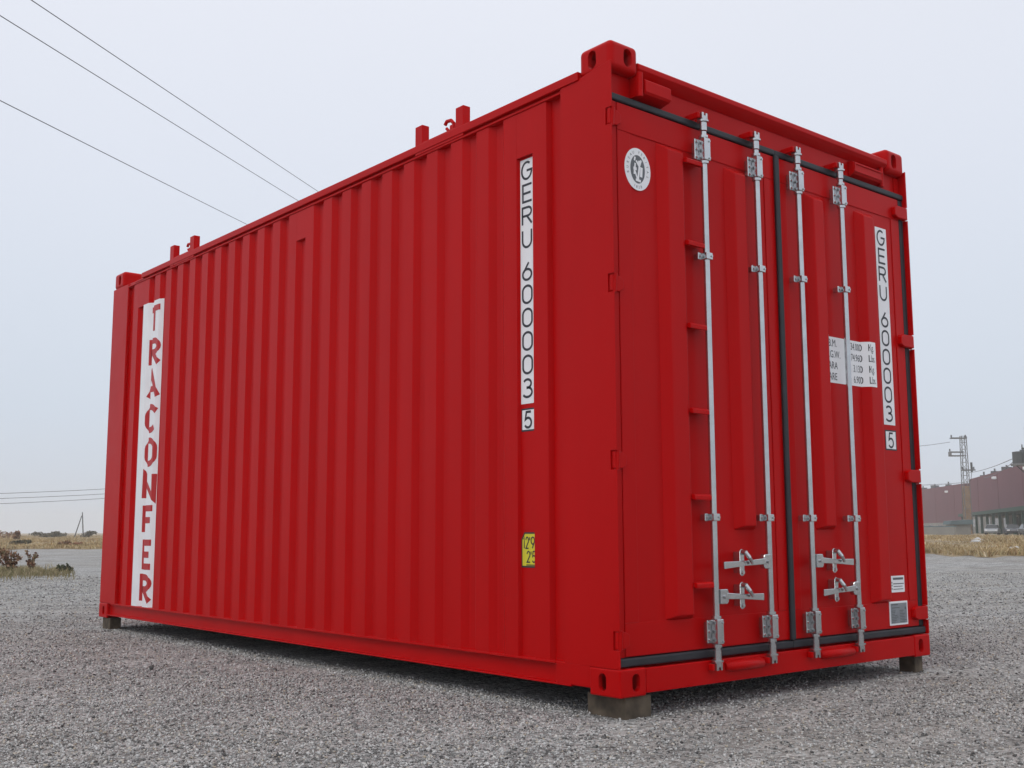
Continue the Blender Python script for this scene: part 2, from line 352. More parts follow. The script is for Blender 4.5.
def island_mat(name, stops, rough=.9):
    m = bpy.data.materials.new(name); m.use_nodes = True; n = m.node_tree; b = n.nodes['Principled BSDF']; b.inputs['Roughness'].default_value = rough
    b.inputs['Specular IOR Level'].default_value = .2
    ge = n.nodes.new('ShaderNodeNewGeometry'); r = n.nodes.new('ShaderNodeValToRGB'); n.links.new(ge.outputs['Random Per Island'], r.inputs[0])
    e = r.color_ramp.elements; e[0].color = (*stops[0], 1); e[1].color = (*stops[-1], 1)
    for i, c in enumerate(stops[1:-1]): q = e.new((i+1)/(len(stops)-1)); q.color = (*c, 1)
    tc = n.nodes.new('ShaderNodeTexCoord'); t = n.nodes.new('ShaderNodeTexNoise'); t.inputs['Scale'].default_value = .22; t.inputs['Detail'].default_value = 5
    n.links.new(tc.outputs['Object'], t.inputs['Vector'])
    mr = n.nodes.new('ShaderNodeMapRange'); mr.inputs['From Min'].default_value = .35; mr.inputs['From Max'].default_value = .65; mr.inputs['To Min'].default_value = .72; mr.inputs['To Max'].default_value = 1.2
    n.links.new(t.outputs['Fac'], mr.inputs['Value'])
    vm = n.nodes.new('ShaderNodeVectorMath'); vm.operation = 'SCALE'; n.links.new(r.outputs[0], vm.inputs[0]); n.links.new(mr.outputs[0], vm.inputs['Scale'])
    n.links.new(vm.outputs[0], b.inputs['Base Color']); return m
STRAW = island_mat('dry_straw', [(.26, .16, .08), (.46, .33, .18), (.55, .43, .26), (.42, .31, .16), (.30, .24, .11), (.60, .50, .35)])
def polar(N, a0, a1, rmax, bias):
    t = RNG.uniform(a0, a1, N); q = RNG.random(N)**bias*rmax
    r = front_r(t)+q+RNG.normal(0, .35, N)
    return CAM.x+r*np.sin(YAW+np.radians(t)), CAM.y+r*np.cos(YAW+np.radians(t)), r
xs, ys, hs, ws = [], [], [], []
for (N, a0, a1, rm, bi) in ((52000, -31, -19, 190, 1.8), (60000, 15, 31, 110, 1.7), (26000, -19, 15, 120, 1.8), (10000, -42, -31, 120, 1.8), (10000, 31, 42, 110, 1.7)):
    x, y, r = polar(N, a0, a1, rm, bi)
    k = RNG.random(N) < np.clip(.25+1.3*hash_noise(x, y, 3.5, 8), 0, 1)
    x, y, r = x[k], y[k], r[k]
    h = (.06+.20*hash_noise(x, y, 2.5, 4))*RNG.uniform(.5, 1.2, len(x))*np.where(RNG.random(len(x)) < .02, 1.8, 1)
    xs.append(x); ys.append(y); hs.append(h); ws.append(.012+.0007*r)
x = np.concatenate(xs); y = np.concatenate(ys)
blades('dry_grass', np.stack([x, y, np.full(len(x), .04)], 1), np.concatenate(hs), np.concatenate(ws), STRAW, 'straw coloured dry grass covering the field beyond the gravel', 'grass', lean=1.1)

# weed strip at the left edge of the yard
def at(px, dist, z=0.0):
    """ground point in the direction of image column px, dist metres from the camera"""
    t = math.atan2((px-512)/FPX, math.cos(PITCH)); return Vector((CAM.x+dist*math.sin(YAW+t), CAM.y+dist*math.cos(YAW+t), z))
def hz(px, dist, v):
    """height above ground of a point seen at image row v"""
    t = (px-512)/FPX; dfw = dist*math.cos(math.atan2(t, math.cos(PITCH)))
    return CAM.z+dfw*math.tan(PITCH+math.atan((384-v+ (px-512)*-ROLL)/FPX))
WEED = island_mat('weedy_grass', [(.12, .13, .05), (.30, .26, .13), (.44, .35, .21), (.20, .19, .09), (.50, .42, .28), (.20, .14, .08)])
N = 22000; px = RNG.uniform(-160, 84, N); dd = 23.4+RNG.normal(0, 1.25, N)+.8*np.sin(px*.05)
k = RNG.random(N) < np.clip((84-px)/45, 0.08, 1)*np.clip(.35+1.1*hash_noise(px, dd*14, 13, 7), 0, 1); px, dd = px[k], dd[k]
t = np.arctan2((px-512)/FPX, math.cos(PITCH)); x = CAM.x+dd*np.sin(YAW+t); y = CAM.y+dd*np.cos(YAW+t)
h = (.03+.13*hash_noise(px, dd*10, 11, 6))*RNG.uniform(.5, 1.3, len(px))
blades('weed_patch', np.stack([x, y, np.zeros(len(px))], 1), h, np.full(len(px), .012), WEED, 'low green and straw weeds in a strip on the gravel at the left', 'weeds', lean=.9)

def leafy(parent, name, m, blobs, n, size, z0=0):
    V = []; F = []
    for i in range(n):
        c, r = blobs[RNG.integers(len(blobs))]; d = RNG.normal(0, 1, 3); d = d/np.linalg.norm(d)*RNG.random()**.45
        p = np.array(c)+d*np.array(r); s = size*RNG.uniform(.6, 1.4)
        a = RNG.normal(0, 1, 3); a /= np.linalg.norm(a); b_ = np.cross(a, RNG.normal(0, 1, 3)); b_ /= np.linalg.norm(b_)
        k = len(V); V += [p-a*s, p+b_*s*.55, p+a*s, p-b_*s*.55]; F.append((k, k+1, k+2, k+3))
    me = bpy.data.meshes.new(name); me.from_pydata([tuple(v) for v in V], [], F); me.materials.append(m)
    o = bpy.data.objects.new(name, me); COL.objects.link(o); o.parent = parent; return o
RUSSET = island_mat('russet_leaves', [(.14, .07, .05), (.28, .13, .09), (.36, .22, .13), (.24, .20, .11), (.42, .28, .19)])
TWIG = mat('brown_twig', (.08, .05, .035), .9)
def shrub(px, dist, hgt, wid, n, label, m=RUSSET):
    p = at(px, dist); r = empty('shrub', p, label=label, cat='shrub', group='russet shrubs at the gravel edge')
    mb = MB(); blobs = []
    for i in range(6):
        a = i*1.047+RNG.uniform(-.3, .3); q = RNG.uniform(.2, .42)*wid; zt = hgt*RNG.uniform(.5, .92); e = (math.cos(a)*q, math.sin(a)*q, zt)
        mb.cyl((math.cos(a)*.02, math.sin(a)*.02, 0), e, .009, 6, .004); blobs.append((e, (wid*.2, wid*.2, hgt*.16)))
        blobs.append(((e[0]*.6, e[1]*.6, zt*.55), (wid*.17, wid*.17, hgt*.16)))
    mb.build('stem', TWIG, r); leafy(r, 'foliage', m, blobs, n, .032)
shrub(3, 23.6, .50, .48, 520, 'russet leafy shrub at the far left edge of the weed strip')
shrub(20, 24.2, .56, .42, 430, 'tallest russet shrub, standing in the weed strip left of the slim one')
shrub(41, 24.0, .42, .20, 170, 'small slim russet shrub nearest the container in the weed strip')
DKG = island_mat('dark_weed_leaves', [(.04, .05, .03), (.08, .09, .05), (.12, .11, .07)])
p = at(73, 23.2); r = empty('weed', p, label='low dark green weed at the right end of the weed strip', cat='weed')
mb = MB()
for i in range(5): mb.cyl((0, 0, 0), (math.cos(i*1.3)*.1, math.sin(i*1.3)*.1, .14), .006, 5, .003)
mb.build('stem', TWIG, r); leafy(r, 'foliage', DKG, [((0, 0, .12), (.16, .16, .08)), ((.1, .05, .08), (.12, .12, .06))], 160, .03)

# ================================================================== CONTAINER
W, LEN, H = 2.48, 6.058, 2.896
box = empty('shipping_container', (0, 0, .09), label='glossy red twenty foot shipping container with silver locking bars on its closed doors', cat='container')

# ---- side wall profile
PIT, D, SL, D0 = .2195, .026, .034, .018
XO = .004
troughs = [(.335, .440)]+[(.54+PIT*k, .66+PIT*k) for k in range(23)]+[(5.589, 5.715)]
prof = [(.335, XO)]
pl = []
for i, (a0, a1) in enumerate(troughs):
    if i == 0: pl += [(a0, XO+D), (a1-.012, XO+D), (a1, XO)]
    elif i == 24: pl += [(a0, XO), (a0+SL, XO+D), (a1, XO+D)]
    elif i == 1: pl += [(a0, XO), (a0+.007, XO+D0), (a1-.007, XO+D0), (a1, XO)]
    else: pl += [(a0, XO), (a0+SL, XO+D), (a1-SL, XO+D), (a1, XO)]
def side_x(y):
    for (ya, xa), (yb, xb) in zip(pl[:-1], pl[1:]):
        if ya <= y <= yb: return xa+(xb-xa)*(y-ya)/max(1e-9, yb-ya)
    return XO
def mirror(side):  # x -> W-x for the far side
    return (lambda x: x) if side == 0 else (lambda x: W-x)
for side in (0, 1):
    mxx = mirror(side)
    mb = MB(); ZB, ZT = .115, 2.752
    n = len(pl); V = [(mxx(x), y, ZB) for y, x in pl]+[(mxx(x), y, ZT) for y, x in pl]
    mb.add(V, [(i, i+1, n+i+1, n+i) for i in range(n-1)])
    # inner skin so the panel has thickness
    V2 = [(mxx(x+.003), y, ZB) for y, x in pl]+[(mxx(x+.003), y, ZT) for y, x in pl]
    mb.add(V2, [(i, i+1, n+i+1, n+i) for i in range(n-1)])
    wall = mb.build('side_wall', RED, box, fix=False)
    # blanked upper ends of three troughs
    for k, zb in ((0, 2.515), (10, 2.555), (22, 2.535)):
        mb = MB()
        xs_ = sorted((mxx(XO+.0003), mxx(XO+.006)))
        mb.box(xs_[0], xs_[1], .54+PIT*k+.0006, .66+PIT*k-.0006, zb, ZT)
        xs_ = sorted((mxx(XO+.006), mxx(XO+(D0 if k == 0 else D)-.001)))
        mb.box(xs_[0], xs_[1], .54+PIT*k+.008, .66+PIT*k-.008, zb, zb+.004)
        mb.build('blanking_plate', RED, wall)
    # bottom rail: outward channel
    def bx(mb, x0, x1, *a): xs_ = sorted((mxx(x0), mxx(x1))); return mb.box(xs_[0], xs_[1], *a)
    mb = MB(); bx(mb, .028, .034, .178, 5.88, .022, .122)
    bx(mb, .000, .028, .40, 5.82, .112, .122); bx(mb, .000, .028, .30, 5.88, .022, .030)
    bx(mb, .001, .028, .1785, .398, .030, .1215)
    rail = mb.build('bottom_side_rail', RED, box, .0015)
    # top rail: tube over a lip, groove between
    mb = MB(); bx(mb, -.007, .062, .206 if side == 0 else .30, 5.42, 2.772, 2.814)
    bx(mb, .014, .060, .30, 5.60, 2.756, 2.772); bx(mb, -.002, .060, .336, 5.716, 2.745, 2.7555)
    bx(mb, .014, .060, 5.42, 5.87, 2.7562, 2.782)
    tr = mb.build('top_side_rail', RED, box, .003)
    # lifting lugs
    for (ya, yb, yc, yd, hook) in ((1.452, 1.520, 1.082, 1.150, True), (4.785, 4.86, 4.415, 4.49, True)):
        mb = MB(); bx(mb, -.0035, .045, ya, yb, 2.757, 2.925); bx(mb, -.0035, .045, yc, yd, 2.757, 2.925)
        bx(mb, -.003, .012, yd, ya, 2.757, 2.822)
        lug = mb.build('lifting_bracket', RED, box, .004)
        h = MB(); ym = (yd+ya)/2-.045
        xx = lambda v: mxx(v)
        h.tube([(xx(.045), ym-.03, 2.80), (xx(.045), ym-.03, 2.875), (xx(.045), ym-.005, 2.90), (xx(.045), ym+.035, 2.905), (xx(.045), ym+.05, 2.888)], .010, 10)
        h.tube([(xx(.045), ym+.02, 2.81), (xx(.045), ym+.015, 2.845), (xx(.045), ym+.035, 2.865)], .009, 10)
        bx(h, .030, .060, ym-.042, ym-.012, 2.80, 2.865)
        h.build('hook', RED, lug)
    # corner posts
    notch = [(2.546, .040), (1.780, .042), (1.000, .042), (.236, .040)]
    poly = [(0, .1185)]
    for zc, hh in sorted(notch): poly += [(0, zc-hh), (.036, zc-hh), (.036, zc+hh), (0, zc+hh)]
    poly += [(0, 2.806), (.06, 2.797), (.20, 2.780), (.3345, 2.7735), (.3345, .1185)]
    mb = MB(); mb.prism(poly, 'x', mxx(0), mxx(.008))
    pst = mb.build('corner_post', RED, box, .0012, 1)
    mb = MB(); bx(mb, .0085, .058, .046, .30, .12, 2.772); mb.build('inner_post', RED, pst)
    mb = MB(); bx(mb, 0.001, .055, 5.7165, LEN-.001, .1185, 2.7775); bx(mb, .0555, .16, 5.90, LEN-.002, .119, 2.777); mb.build('corner_post', RED, box, .006, 2)
# little vent halfway down the near side
mb = MB(); mb.cyl((D+.004, 1.365, .672), (D+.004, 1.365, .722), .008, 10); mb.box(.012, D+.006, 1.355, 1.375, .640, .662)
mb.build('vent', RED, box)

# ---- corner castings: hollow blocks with oval holes, cut by boolean
def casting_mesh(bev):
    bm = bmesh.new(); bmesh.ops.create_cube(bm, size=1)
    for v in bm.verts: v.co = Vector(((v.co.x+.5)*.162, (v.co.y+.5)*.178, (v.co.z+.5)*.118))
    bmesh.ops.bevel(bm, geom=bm.edges[:], offset=bev, segments=6, profile=.5, affect='EDGES')
    me = bpy.data.meshes.new('corner_casting'); bm.to_mesh(me); bm.free(); me.materials.append(RED)
    o = bpy.data.objects.new('tmp', me); COL.objects.link(o)
    cut = MB(); cut.box(.022, .142, .022, .158, .020, .098)
    def oval(axis, cx, cz, rx, rz, a, b):
        pts = [(cx+(rx*math.cos(t)), cz+((rz-rx) if math.sin(t) > 0 else -(rz-rx))*(1 if abs(math.sin(t)) > 1e-6 else 0)+rx*math.sin(t)) for t in [2*math.pi*(i+.5)/24 for i in range(24)]]
        cut.prism(pts, axis, a, b)
    c1 = cut.build('cut1', RED)
    objs = [c1]
    for axis, cx, cz, rx, rz, a, b in (('x', .102, .059, .0225, .0375, -.05, .08), ('y', .098, .059, .0235, .0375, -.05, .08), ('z', .081, .089, .03, .05, -.05, .2)):
        cut = MB(); oval(axis, cx, cz, rx, rz, a, b); objs.append(cut.build('cutx', RED))
    for c in objs:
        md = o.modifiers.new('b', 'BOOLEAN'); md.operation = 'DIFFERENCE'; md.object = c; md.solver = 'EXACT'
    dg = bpy.context.evaluated_depsgraph_get(); res = bpy.data.meshes.new_from_object(o.evaluated_get(dg))
    for c in objs+[o]: bpy.data.objects.remove(c)
    for p in res.polygons: p.use_smooth = False
    res.name = 'corner_casting'; return res
CM = casting_mesh(.024); CB = casting_mesh(.009)
for (sx, sy, top) in [(a_, b_, c_) for a_ in (0, 1) for b_ in (0, 1) for c_ in (0, 1)]:
    o = bpy.data.objects.new('corner_casting', CM if top else CB); COL.objects.link(o); o.parent = box
    ins = .006 if top else -.001
    o.location = (ins if sx == 0 else W-ins, (.004 if top else -.001) if sy == 0 else LEN-(.004 if top else -.001), H-.118 if top else 0)
    k_ = 1.14 if top else 1.0
    if top: o.location.z = 2.7765
    o.scale = (k_ if sx == 0 else -k_, k_*1.03 if sy == 0 else -k_*1.03, k_*1.03 if top else 1)

# ---- ends, roof, floor
mb = MB(); mb.box(.009, W-.009, .052, .12, 2.612, 2.776); mb.prism([(.0515, 2.777), (.020, 2.800), (.004, 2.815), (.004, 2.838), (.012, 2.845), (.15, 2.852), (.15, 2.777)], 'x', .190, W-.190)
hdr = mb.build('door_header', RED, box, .003)
mb = MB(); mb.box(.163, W-.163, .002, .16, .010, .1135); mb.box(.01, W-.01, .055, .16, .1140, .17)
sill = mb.build('door_sill', RED, box, .003)
mb = MB(); n = 28
pr = []
for k in range(n):
    y0 = .16+k*(5.88-.16)/n; q = (5.88-.16)/n
    pr += [(y0, 2.800), (y0+q*.3, 2.800), (y0+q*.5, 2.782), (y0+q*.8, 2.782)]
pr.append((5.88, 2.800))
V = [(.05, y, z) for y, z in pr]+[(W-.05, y, z) for y, z in pr]; m_ = len(pr)
mb.add(V, [(i, i+1, m_+i+1, m_+i) for i in range(m_-1)]); mb.build('roof_panel', RED, box, fix=False)
mb = MB(); mb.box(.035, W-.035, .17, LEN-.06, .13, .16)
for k in range(15): mb.box(.036, W-.036, .35+k*.38, .40+k*.38, .03, .129)
mb.build('floor', WOOD, box)
mb = MB(); pr = []; n = 9
for k in range(n):
    x0 = .16+k*(W-.32)/n; q = (W-.32)/n; pr += [(x0, LEN-.02), (x0+q*.3, LEN-.02), (x0+q*.5, LEN-.06), (x0+q*.8, LEN-.06)]
pr.append((W-.16, LEN-.02)); m_ = len(pr)
mb.add([(x, y, .12) for x, y in pr]+[(x, y, 2.78) for x, y in pr], [(i, i+1, m_+i+1, m_+i) for i in range(m_-1)])
mb.box(.163, W-.163, LEN-.10, LEN-.002, .01, .119); mb.box(.163, W-.163, LEN-.10, LEN-.004, 2.781, 2.86)
mb.build('end_wall', RED, box, fix=False)

# header lock-holders
def holder(x0, x1, knuckle_left):
    y = -.020 if knuckle_left else .012
    mb = MB(); mb.prism([(.0515, 2.772), (y+.014, 2.768), (y, 2.757), (y, 2.704), (y+.008, 2.694), (.0515, 2.680)], 'x', x0+.045 if knuckle_left else x0, x1 if knuckle_left else x1-.03)
    o = mb.build('lock_holder', RED, hdr, .003)
    xk = x0+.02 if knuckle_left else x1-.015
    k = MB(); k.cyl((xk, y+.014, 2.675), (xk, y+.014, 2.79), .014, 12); k.box(xk-.010, xk+.028 if knuckle_left else xk+.010, y+.020, .0515, 2.680, 2.775)
    k.build('hinge_pin', RED, o, .002)
    if not knuckle_left:
        f = MB(); f.box(x0, x1-.034, y-.006, y-.0003, 2.748, 2.757); f.build('rim', RED, o, .001)
        f = MB(); f.box(x0, x1-.034, y-.006, y-.0003, 2.703, 2.712); f.build('rim', RED, o, .001)
        f = MB(); f.box(x0, x0+.01, y-.0058, y-.0003, 2.7125, 2.7475); f.build('rim', RED, o, .001)
holder(.165, .385, True); holder(1.955, 2.268, False)

# ---- gaskets and doors
DY = .030
def gasket(parent, *bxs):
    mb = MB()
    for b_ in bxs: mb.box(*b_)
    return mb.build('rubber_gasket', RUBBER, parent, .008, 3)
doors = []
for (xa, xb) in ((.062, 1.222), (1.240, 2.420)):
    mb = MB(); mb.box(xa, xb, DY, DY+.040, .164, 2.630)
    d = mb.build('door', RED, box, .003)
    fr = MB(); e = .0045
    fr.box(xa+.001, xb-.001, DY-e, DY-.0002, 2.50, 2.629); fr.box(xa+.001, xb-.001, DY-e, DY-.0002, .165, .305)
    fr.box(xa+.001, xa+.085, DY-e, DY-.0002, .306, 2.499); fr.box(xb-.085, xb-.001, DY-e, DY-.0002, .306, 2.499)
    fr.build('door_frame', RED, d, .003)
    doors.append(d)
for q_ in ((.0085, 1.23, .018, .052, 2.633, 2.666), (.0085, 1.23, .014, .054, .123, .160)): gasket(doors[0], q_)
for q_ in ((1.2305, W-.0085, .018, .052, 2.633, 2.666), (1.2305, W-.0085, .014, .054, .123, .160), (W-.052, W-.0095, .026, .052, .161, 2.632), (1.2125, 1.2485, .006, .0248, .161, 2.632)): gasket(doors[1], q_)
mb = MB(); mb.box(.0095, .0600, .0285, .050, .1615, 2.631); mb.build('hinge_side_flange', RED, doors[0], .002)
# pressed ribs
def rib(d, x0, x1, z0, z1):
    s, y0, y1 = .036, DY-.0001, DY-.040
    v = [(x0, y0, z0), (x1, y0, z0), (x1, y0, z1), (x0, y0, z1), (x0+s, y1, z0+.018), (x1-s, y1, z0+.018), (x1-s, y1, z1-.03), (x0+s, y1, z1-.03)]
    mb = MB(); mb.add(v, [(4, 5, 6, 7), (0, 1, 5, 4), (1, 2, 6, 5), (2, 3, 7, 6), (3, 0, 4, 7)])
    mb.build('pressed_rib', RED, d, .006, 2)
rib(doors[0], .322, .505, .305, 2.498); rib(doors[0], .815, .975, .700, 2.485)
rib(doors[1], 1.478, 1.640, .700, 2.485); rib(doors[1], 1.955, 2.128, .305, 2.480)
for zc in (2.435, 2.035, 1.64, 1.243, .848, .452):
    mb = MB(); mb.prism([(DY-.005, zc+.013), (-.020, zc+.013), (-.028, zc+.006), (-.028, zc-.013), (-.020, zc-.013), (DY-.005, zc+.004)], 'x', .475, .606)
    mb.build('ladder_rung', RED, doors[0], .002)
for zc in (2.546, 1.780, 1.000, .236):
    for dd_, sgn, lg, yf in ((doors[0], 1, .075, .010), (doors[1], -1, .135, .000)):
        q = (lambda x: x) if sgn == 1 else (lambda x: W-x)
        mb = MB(); hh = .036
        mb.prism([(q(.0015), zc-hh), (q(lg-.03), zc-hh), (q(lg), zc-hh+.014), (q(lg), zc+hh-.014), (q(lg-.03), zc+hh), (q(.0015), zc+hh)], 'y', yf, .0275)
        hg = mb.build('hinge', RED, dd_, .004)
        pn = MB(); pn.cyl((q(.018), .017, zc-hh-.006), (q(.020), .012, zc+hh+.006), .011, 12); pn.build('hinge_pin', RED, hg)

# ---- locking gear
BY = -.024
def rod(d, x):
    mb = MB(); mb.cyl((x, BY, .150), (x, BY, 2.600), .0155, 16)
    rd = mb.build('locking_rod', STEEL, d)
    # end cams, collars
    for zc, s in ((2.66, 1), (.105, -1)):
        c = MB(); c.cyl((x, BY, zc-.055*s), (x, BY, zc+.012*s), .019, 14); c.cyl((x, BY, zc-.012*s), (x, BY, zc-.004*s), .028, 14)
        c.prism([(x-.020, zc+.002*s), (x+.020, zc+.002*s), (x+.020, zc+.034*s), (x+.008, zc+.034*s), (x+.008, zc+.020*s), (x-.006, zc+.020*s), (x-.006, zc+.034*s), (x-.020, zc+.034*s)], 'y', BY-.014, BY+.022)
        c.build('cam', STEEL, rd, .002)
        k = MB(); k.box(x-.040, x-.022, BY-.006, (.050 if s > 0 else .0), zc+(.004 if s > 0 else -.034), zc+(.034 if s > 0 else -.004)); k.build('cam_keeper', RED, hdr if s > 0 else sill, .005); k = MB(); k.box(x+.023, x+.036, BY+.004, (.050 if s > 0 else .0), zc+(.004 if s > 0 else -.030), zc+(.030 if s > 0 else -.004))
        k.build('cam_keeper', RED, hdr if s > 0 else sill, .005)
    return rd
def guide(d, x, zc, hh, big=True):
    mb = MB()
    if big:
        mb.box(x-.050, x-.0205, BY+.012, BY+.021, zc-hh+.004, zc+hh-.004)
        mb.box(x-.032, x-.0215, BY+.0205, DY-.0047, zc-hh+.014, zc+hh-.014)
        mb.box(x-.020, x+.024, BY-.024, BY+.020, zc-hh, zc+hh)
        g_ = mb.build('rod_bracket', STEEL, d, .007, 3)
        for zz in (zc-hh*.68, zc, zc+hh*.68): b_ = MB(); b_.cyl((x-.037, BY+.012, zz), (x-.037, BY+.004, zz), .0080, 10); b_.build('bolt', STEEL, g_)
        for zz in (zc-hh*.78, zc+hh*.72): b_ = MB(); b_.cyl((x+.014, BY-.024, zz), (x+.014, BY-.029, zz), .005, 8); b_.build('bolt', STEEL, g_)
        for zz in (zc-hh-.008, zc+hh+.008): b_ = MB(); b_.cyl((x, BY, zz-.006), (x, BY, zz+.006), .023, 16); b_.build('collar', STEEL, g_)
    else:
        mb.box(x-.046, x-.0215, BY+.010, BY+.017, zc-.018, zc+.018)
        mb.box(x-.036, x-.0225, BY+.0165, DY-.0047, zc-.014, zc+.014)
        mb.box(x-.021, x+.023, BY-.021, BY+.018, zc-.017, zc+.017)
        g_ = mb.build('rod_clamp', STEEL, d, .004)
        b_ = MB(); b_.cyl((x-.034, BY+.010, zc), (x-.034, BY+.003, zc), .007, 8); b_.build('bolt', STEEL, g_); b_ = MB(); b_.cyl((x+.013, BY-.021, zc), (x+.013, BY-.026, zc), .005, 8); b_.build('bolt', STEEL, g_)
XR = (.604, 1.009, 1.358, 1.751)
for x, d in zip(XR, (doors[0], doors[0], doors[1], doors[1])):
    rod(d, x); guide(d, x, 2.510, .056); guide(d, x, .243, .056); guide(d, x, 1.985, 0, False); guide(d, x, .757, 0, False)
def handle(d, xr, zc, s, length, tilt):
    """lever hinged on the rod at xr, reaching to the side s"""
    h = MB(); y0 = BY-.014
    def box_seg(xa, xb, za, zb, ha, hb, ya, yb, th_=.006):
        pts = [(xa, za-ha), (xb, zb-hb), (xb, zb+hb), (xa, za+ha)]
        v = [(p[0], y-th_, p[1]) for p, y in zip(pts, (ya, yb, yb, ya))]+[(p[0], y+th_, p[1]) for p, y in zip(pts, (ya, yb, yb, ya))]
        h.add(v, [(0, 1, 2, 3), (7, 6, 5, 4), (0, 4, 5, 1), (1, 5, 6, 2), (2, 6, 7, 3), (3, 7, 4, 0)])
    x1 = xr+s*.055; x2 = xr+s*length*.55; x3 = xr+s*length
    box_seg(x1, x2, zc+.002, zc+tilt*.5, .015, .012, y0-.004, y0+.004)
    box_seg(x2, x3, zc+tilt*.5, zc+tilt, .012, .017, y0+.004, y0-.006, .005)
    ob = h.build('door_handle', STEEL, d, .003)
    hub = MB(); cx = xr+s*.040
    hub.prism([(xr+s*.014, zc-.034), (cx+s*.020, zc-.034), (cx+s*.028, zc-.022), (cx+s*.028, zc+.022), (cx+s*.020, zc+.034), (xr+s*.014, zc+.034)], 'y', BY-.022, BY+.006)
    hub.cyl((cx, BY-.022, zc), (cx, BY-.031, zc), .009, 12); hub.build('handle_hub', STEEL, ob, .004)
    # catch: oval back plate, retainer and hook over the lever
    xc = xr+s*length*.58+.012; c = MB()
    pts = [(xc+.0165*math.cos(t), zc-.002+(.046 if math.sin(t) > 0 else -.046)+.0165*math.sin(t)) for t in [2*math.pi*(i+.5)/20 for i in range(20)]]
    c.prism(pts, 'y', BY+.004, BY+.012, True); c.box(xc-.008, xc+.008, BY+.0115, DY-.0003, zc-.052, zc+.048)
    cc = c.build('handle_catch', STEEL, d, .004)
    k = MB(); k.cyl((xc, BY+.006, zc+.046), (xc, BY-.020, zc+.044), .0125, 12, .011); k.cyl((xc-.004, BY-.016, zc+.046), (xc+.008, BY-.034, zc+.018), .0115, 12, .010); k.cyl((xc+.004, BY-.034, zc+.022), (xc+.032, BY-.030, zc-.006), .010, 12, .007)
    k.build('retainer', STEEL, cc, .001)
    k = MB(); k.cyl((xc, BY+.006, zc-.048), (xc, BY-.002, zc-.048), .009, 12); k.build('bolt', STEEL, cc)
handle(doors[0], XR[1], .550, -1, .365, -.012); handle(doors[0], XR[0], .398, 1, .325, -.012)
handle(doors[1], XR[2], .545, 1, .330, -.012); handle(doors[1], XR[3], .398, -1, .335, -.012)

# step bars on the sill
for x0, x1 in ((.690, .962), (1.430, 1.712)):
    mb = MB(); pts = [(.0015, .058), (-.012, .056), (-.026, .062), (-.034, .076), (-.031, .090), (-.018, .100), (.0015, .104)]
    n = len(pts); e = .022
    A = [(x0-.004, y*.35, .08+(z-.08)*.7) for y, z in pts]; B = [(x0+e, y, z) for y, z in pts]; C_ = [(x1-e, y, z) for y, z in pts]; D_ = [(x1+.004, y*.35, .08+(z-.08)*.7) for y, z in pts]
    V = A+B+C_+D_; F = []
    for s_ in range(3): F += [(s_*n+i, s_*n+i+1, (s_+1)*n+i+1, (s_+1)*n+i) for i in range(n-1)]
    mb.add(V, F, True); mb.add(A, [tuple(range(n))]); mb.add(D_, [tuple(range(n-1, -1, -1))])
    mb.build('step_bar', RED, sill, fix=True)

# ---- markings
def side_place(y_c, lift0=.0012, conform=True):
    def P(u, v, l):
        y = y_c-u; x = side_x(y) if conform else XO+D0
        return Vector((x-lift0-l, y, v))
    return P
side_cuts = lambda yc: [yc-y for y, x in pl if abs(yc-y) < .6]
def door_place(yy, lift0=.0012): return lambda u, v, l: Vector((u, yy-lift0-l, v))
IDT = 'GERU 600003'
# near side number, in its trough
yc = .604
o = decal('number_sticker', rect(-.047, .056, 1.298, 2.505), WHITE, box, side_place(yc, .0012, False)); SN = o
decal('lettering', letters(IDT, .002, 2.494, .084, .096, .1140, .0115), BLACK, SN, side_place(yc, .002, False))
o = decal('check_digit_sticker', rect(-.046, .056, 1.166, 1.276), BLACK, box, side_place(yc, .0012, False))
decal('face', rect(-.039, .060, 1.174, 1.268), WHITE, o, side_place(yc, .0018, False))
decal('lettering', letters('5', .004, 1.264, .066, .086, .1, .0115), BLACK, o, side_place(yc, .0026, False))
# yellow height label
yl = .606
o = decal('height_label', [[(-.048, .528, 0), (.06, .528, 0), (.06, .692, 0), (-.026, .692, 0), (-.048, .660, 0)]], BLACK, box, side_place(yl, .0012, False))
decal('face', [[(-.040, .536, 0), (.06, .536, 0), (.06, .684, 0), (-.021, .684, 0), (-.040, .656, 0)]], YELLOW, o, side_place(yl, .0018, False))
decal('lettering', line_text('1', -.036, .614, .018, .058, 0, .0065)+line_text('2', -.019, .614, .028, .058, 0, .0065)+line_text("'", .008, .614, .008, .058, 0, .0065)+line_text('9', .018, .614, .034, .058, 0, .0065)+line_text('2', -.011, .550, .030, .056, 0, .0065)+line_text("'", .018, .550, .008, .056, 0, .0065)+line_text('5', .026, .550, .032, .056, 0, .0065)+rect(-.012, .06, .538, .5425), BLACK, o, side_place(yl, .0026, False))
# vertical name panel near the far end
yn = 5.15; cuts = side_cuts(yn)
o = decal('name_panel', rect(5.15-5.375, 5.15-5.012, .125, 2.540), WHITE, box, side_place(yn), cuts)
decal('lettering', letters('TRACONFER', .012, 2.500, .245, .232, .2655, .048), REDV, o, side_place(yn, .0022), cuts)
# door number
o = decal('number_sticker', rect(2.164, 2.280, 1.283, 2.425), WHITE, doors[1], door_place(DY-.0045*0))
decal('lettering', letters(IDT, 2.221, 2.413, .084, .094, .1082, .0115), BLACK, o, door_place(DY, .002))
o = decal('check_digit_sticker', rect(2.168, 2.284, 1.140, 1.254), BLACK, doors[1], door_place(DY))
decal('face', rect(2.176, 2.276, 1.148, 1.246), WHITE, o, door_place(DY, .0018)); decal('lettering', letters('5', 2.225, 1.242, .066, .090, .1, .0105), BLACK, o, door_place(DY, .0026))
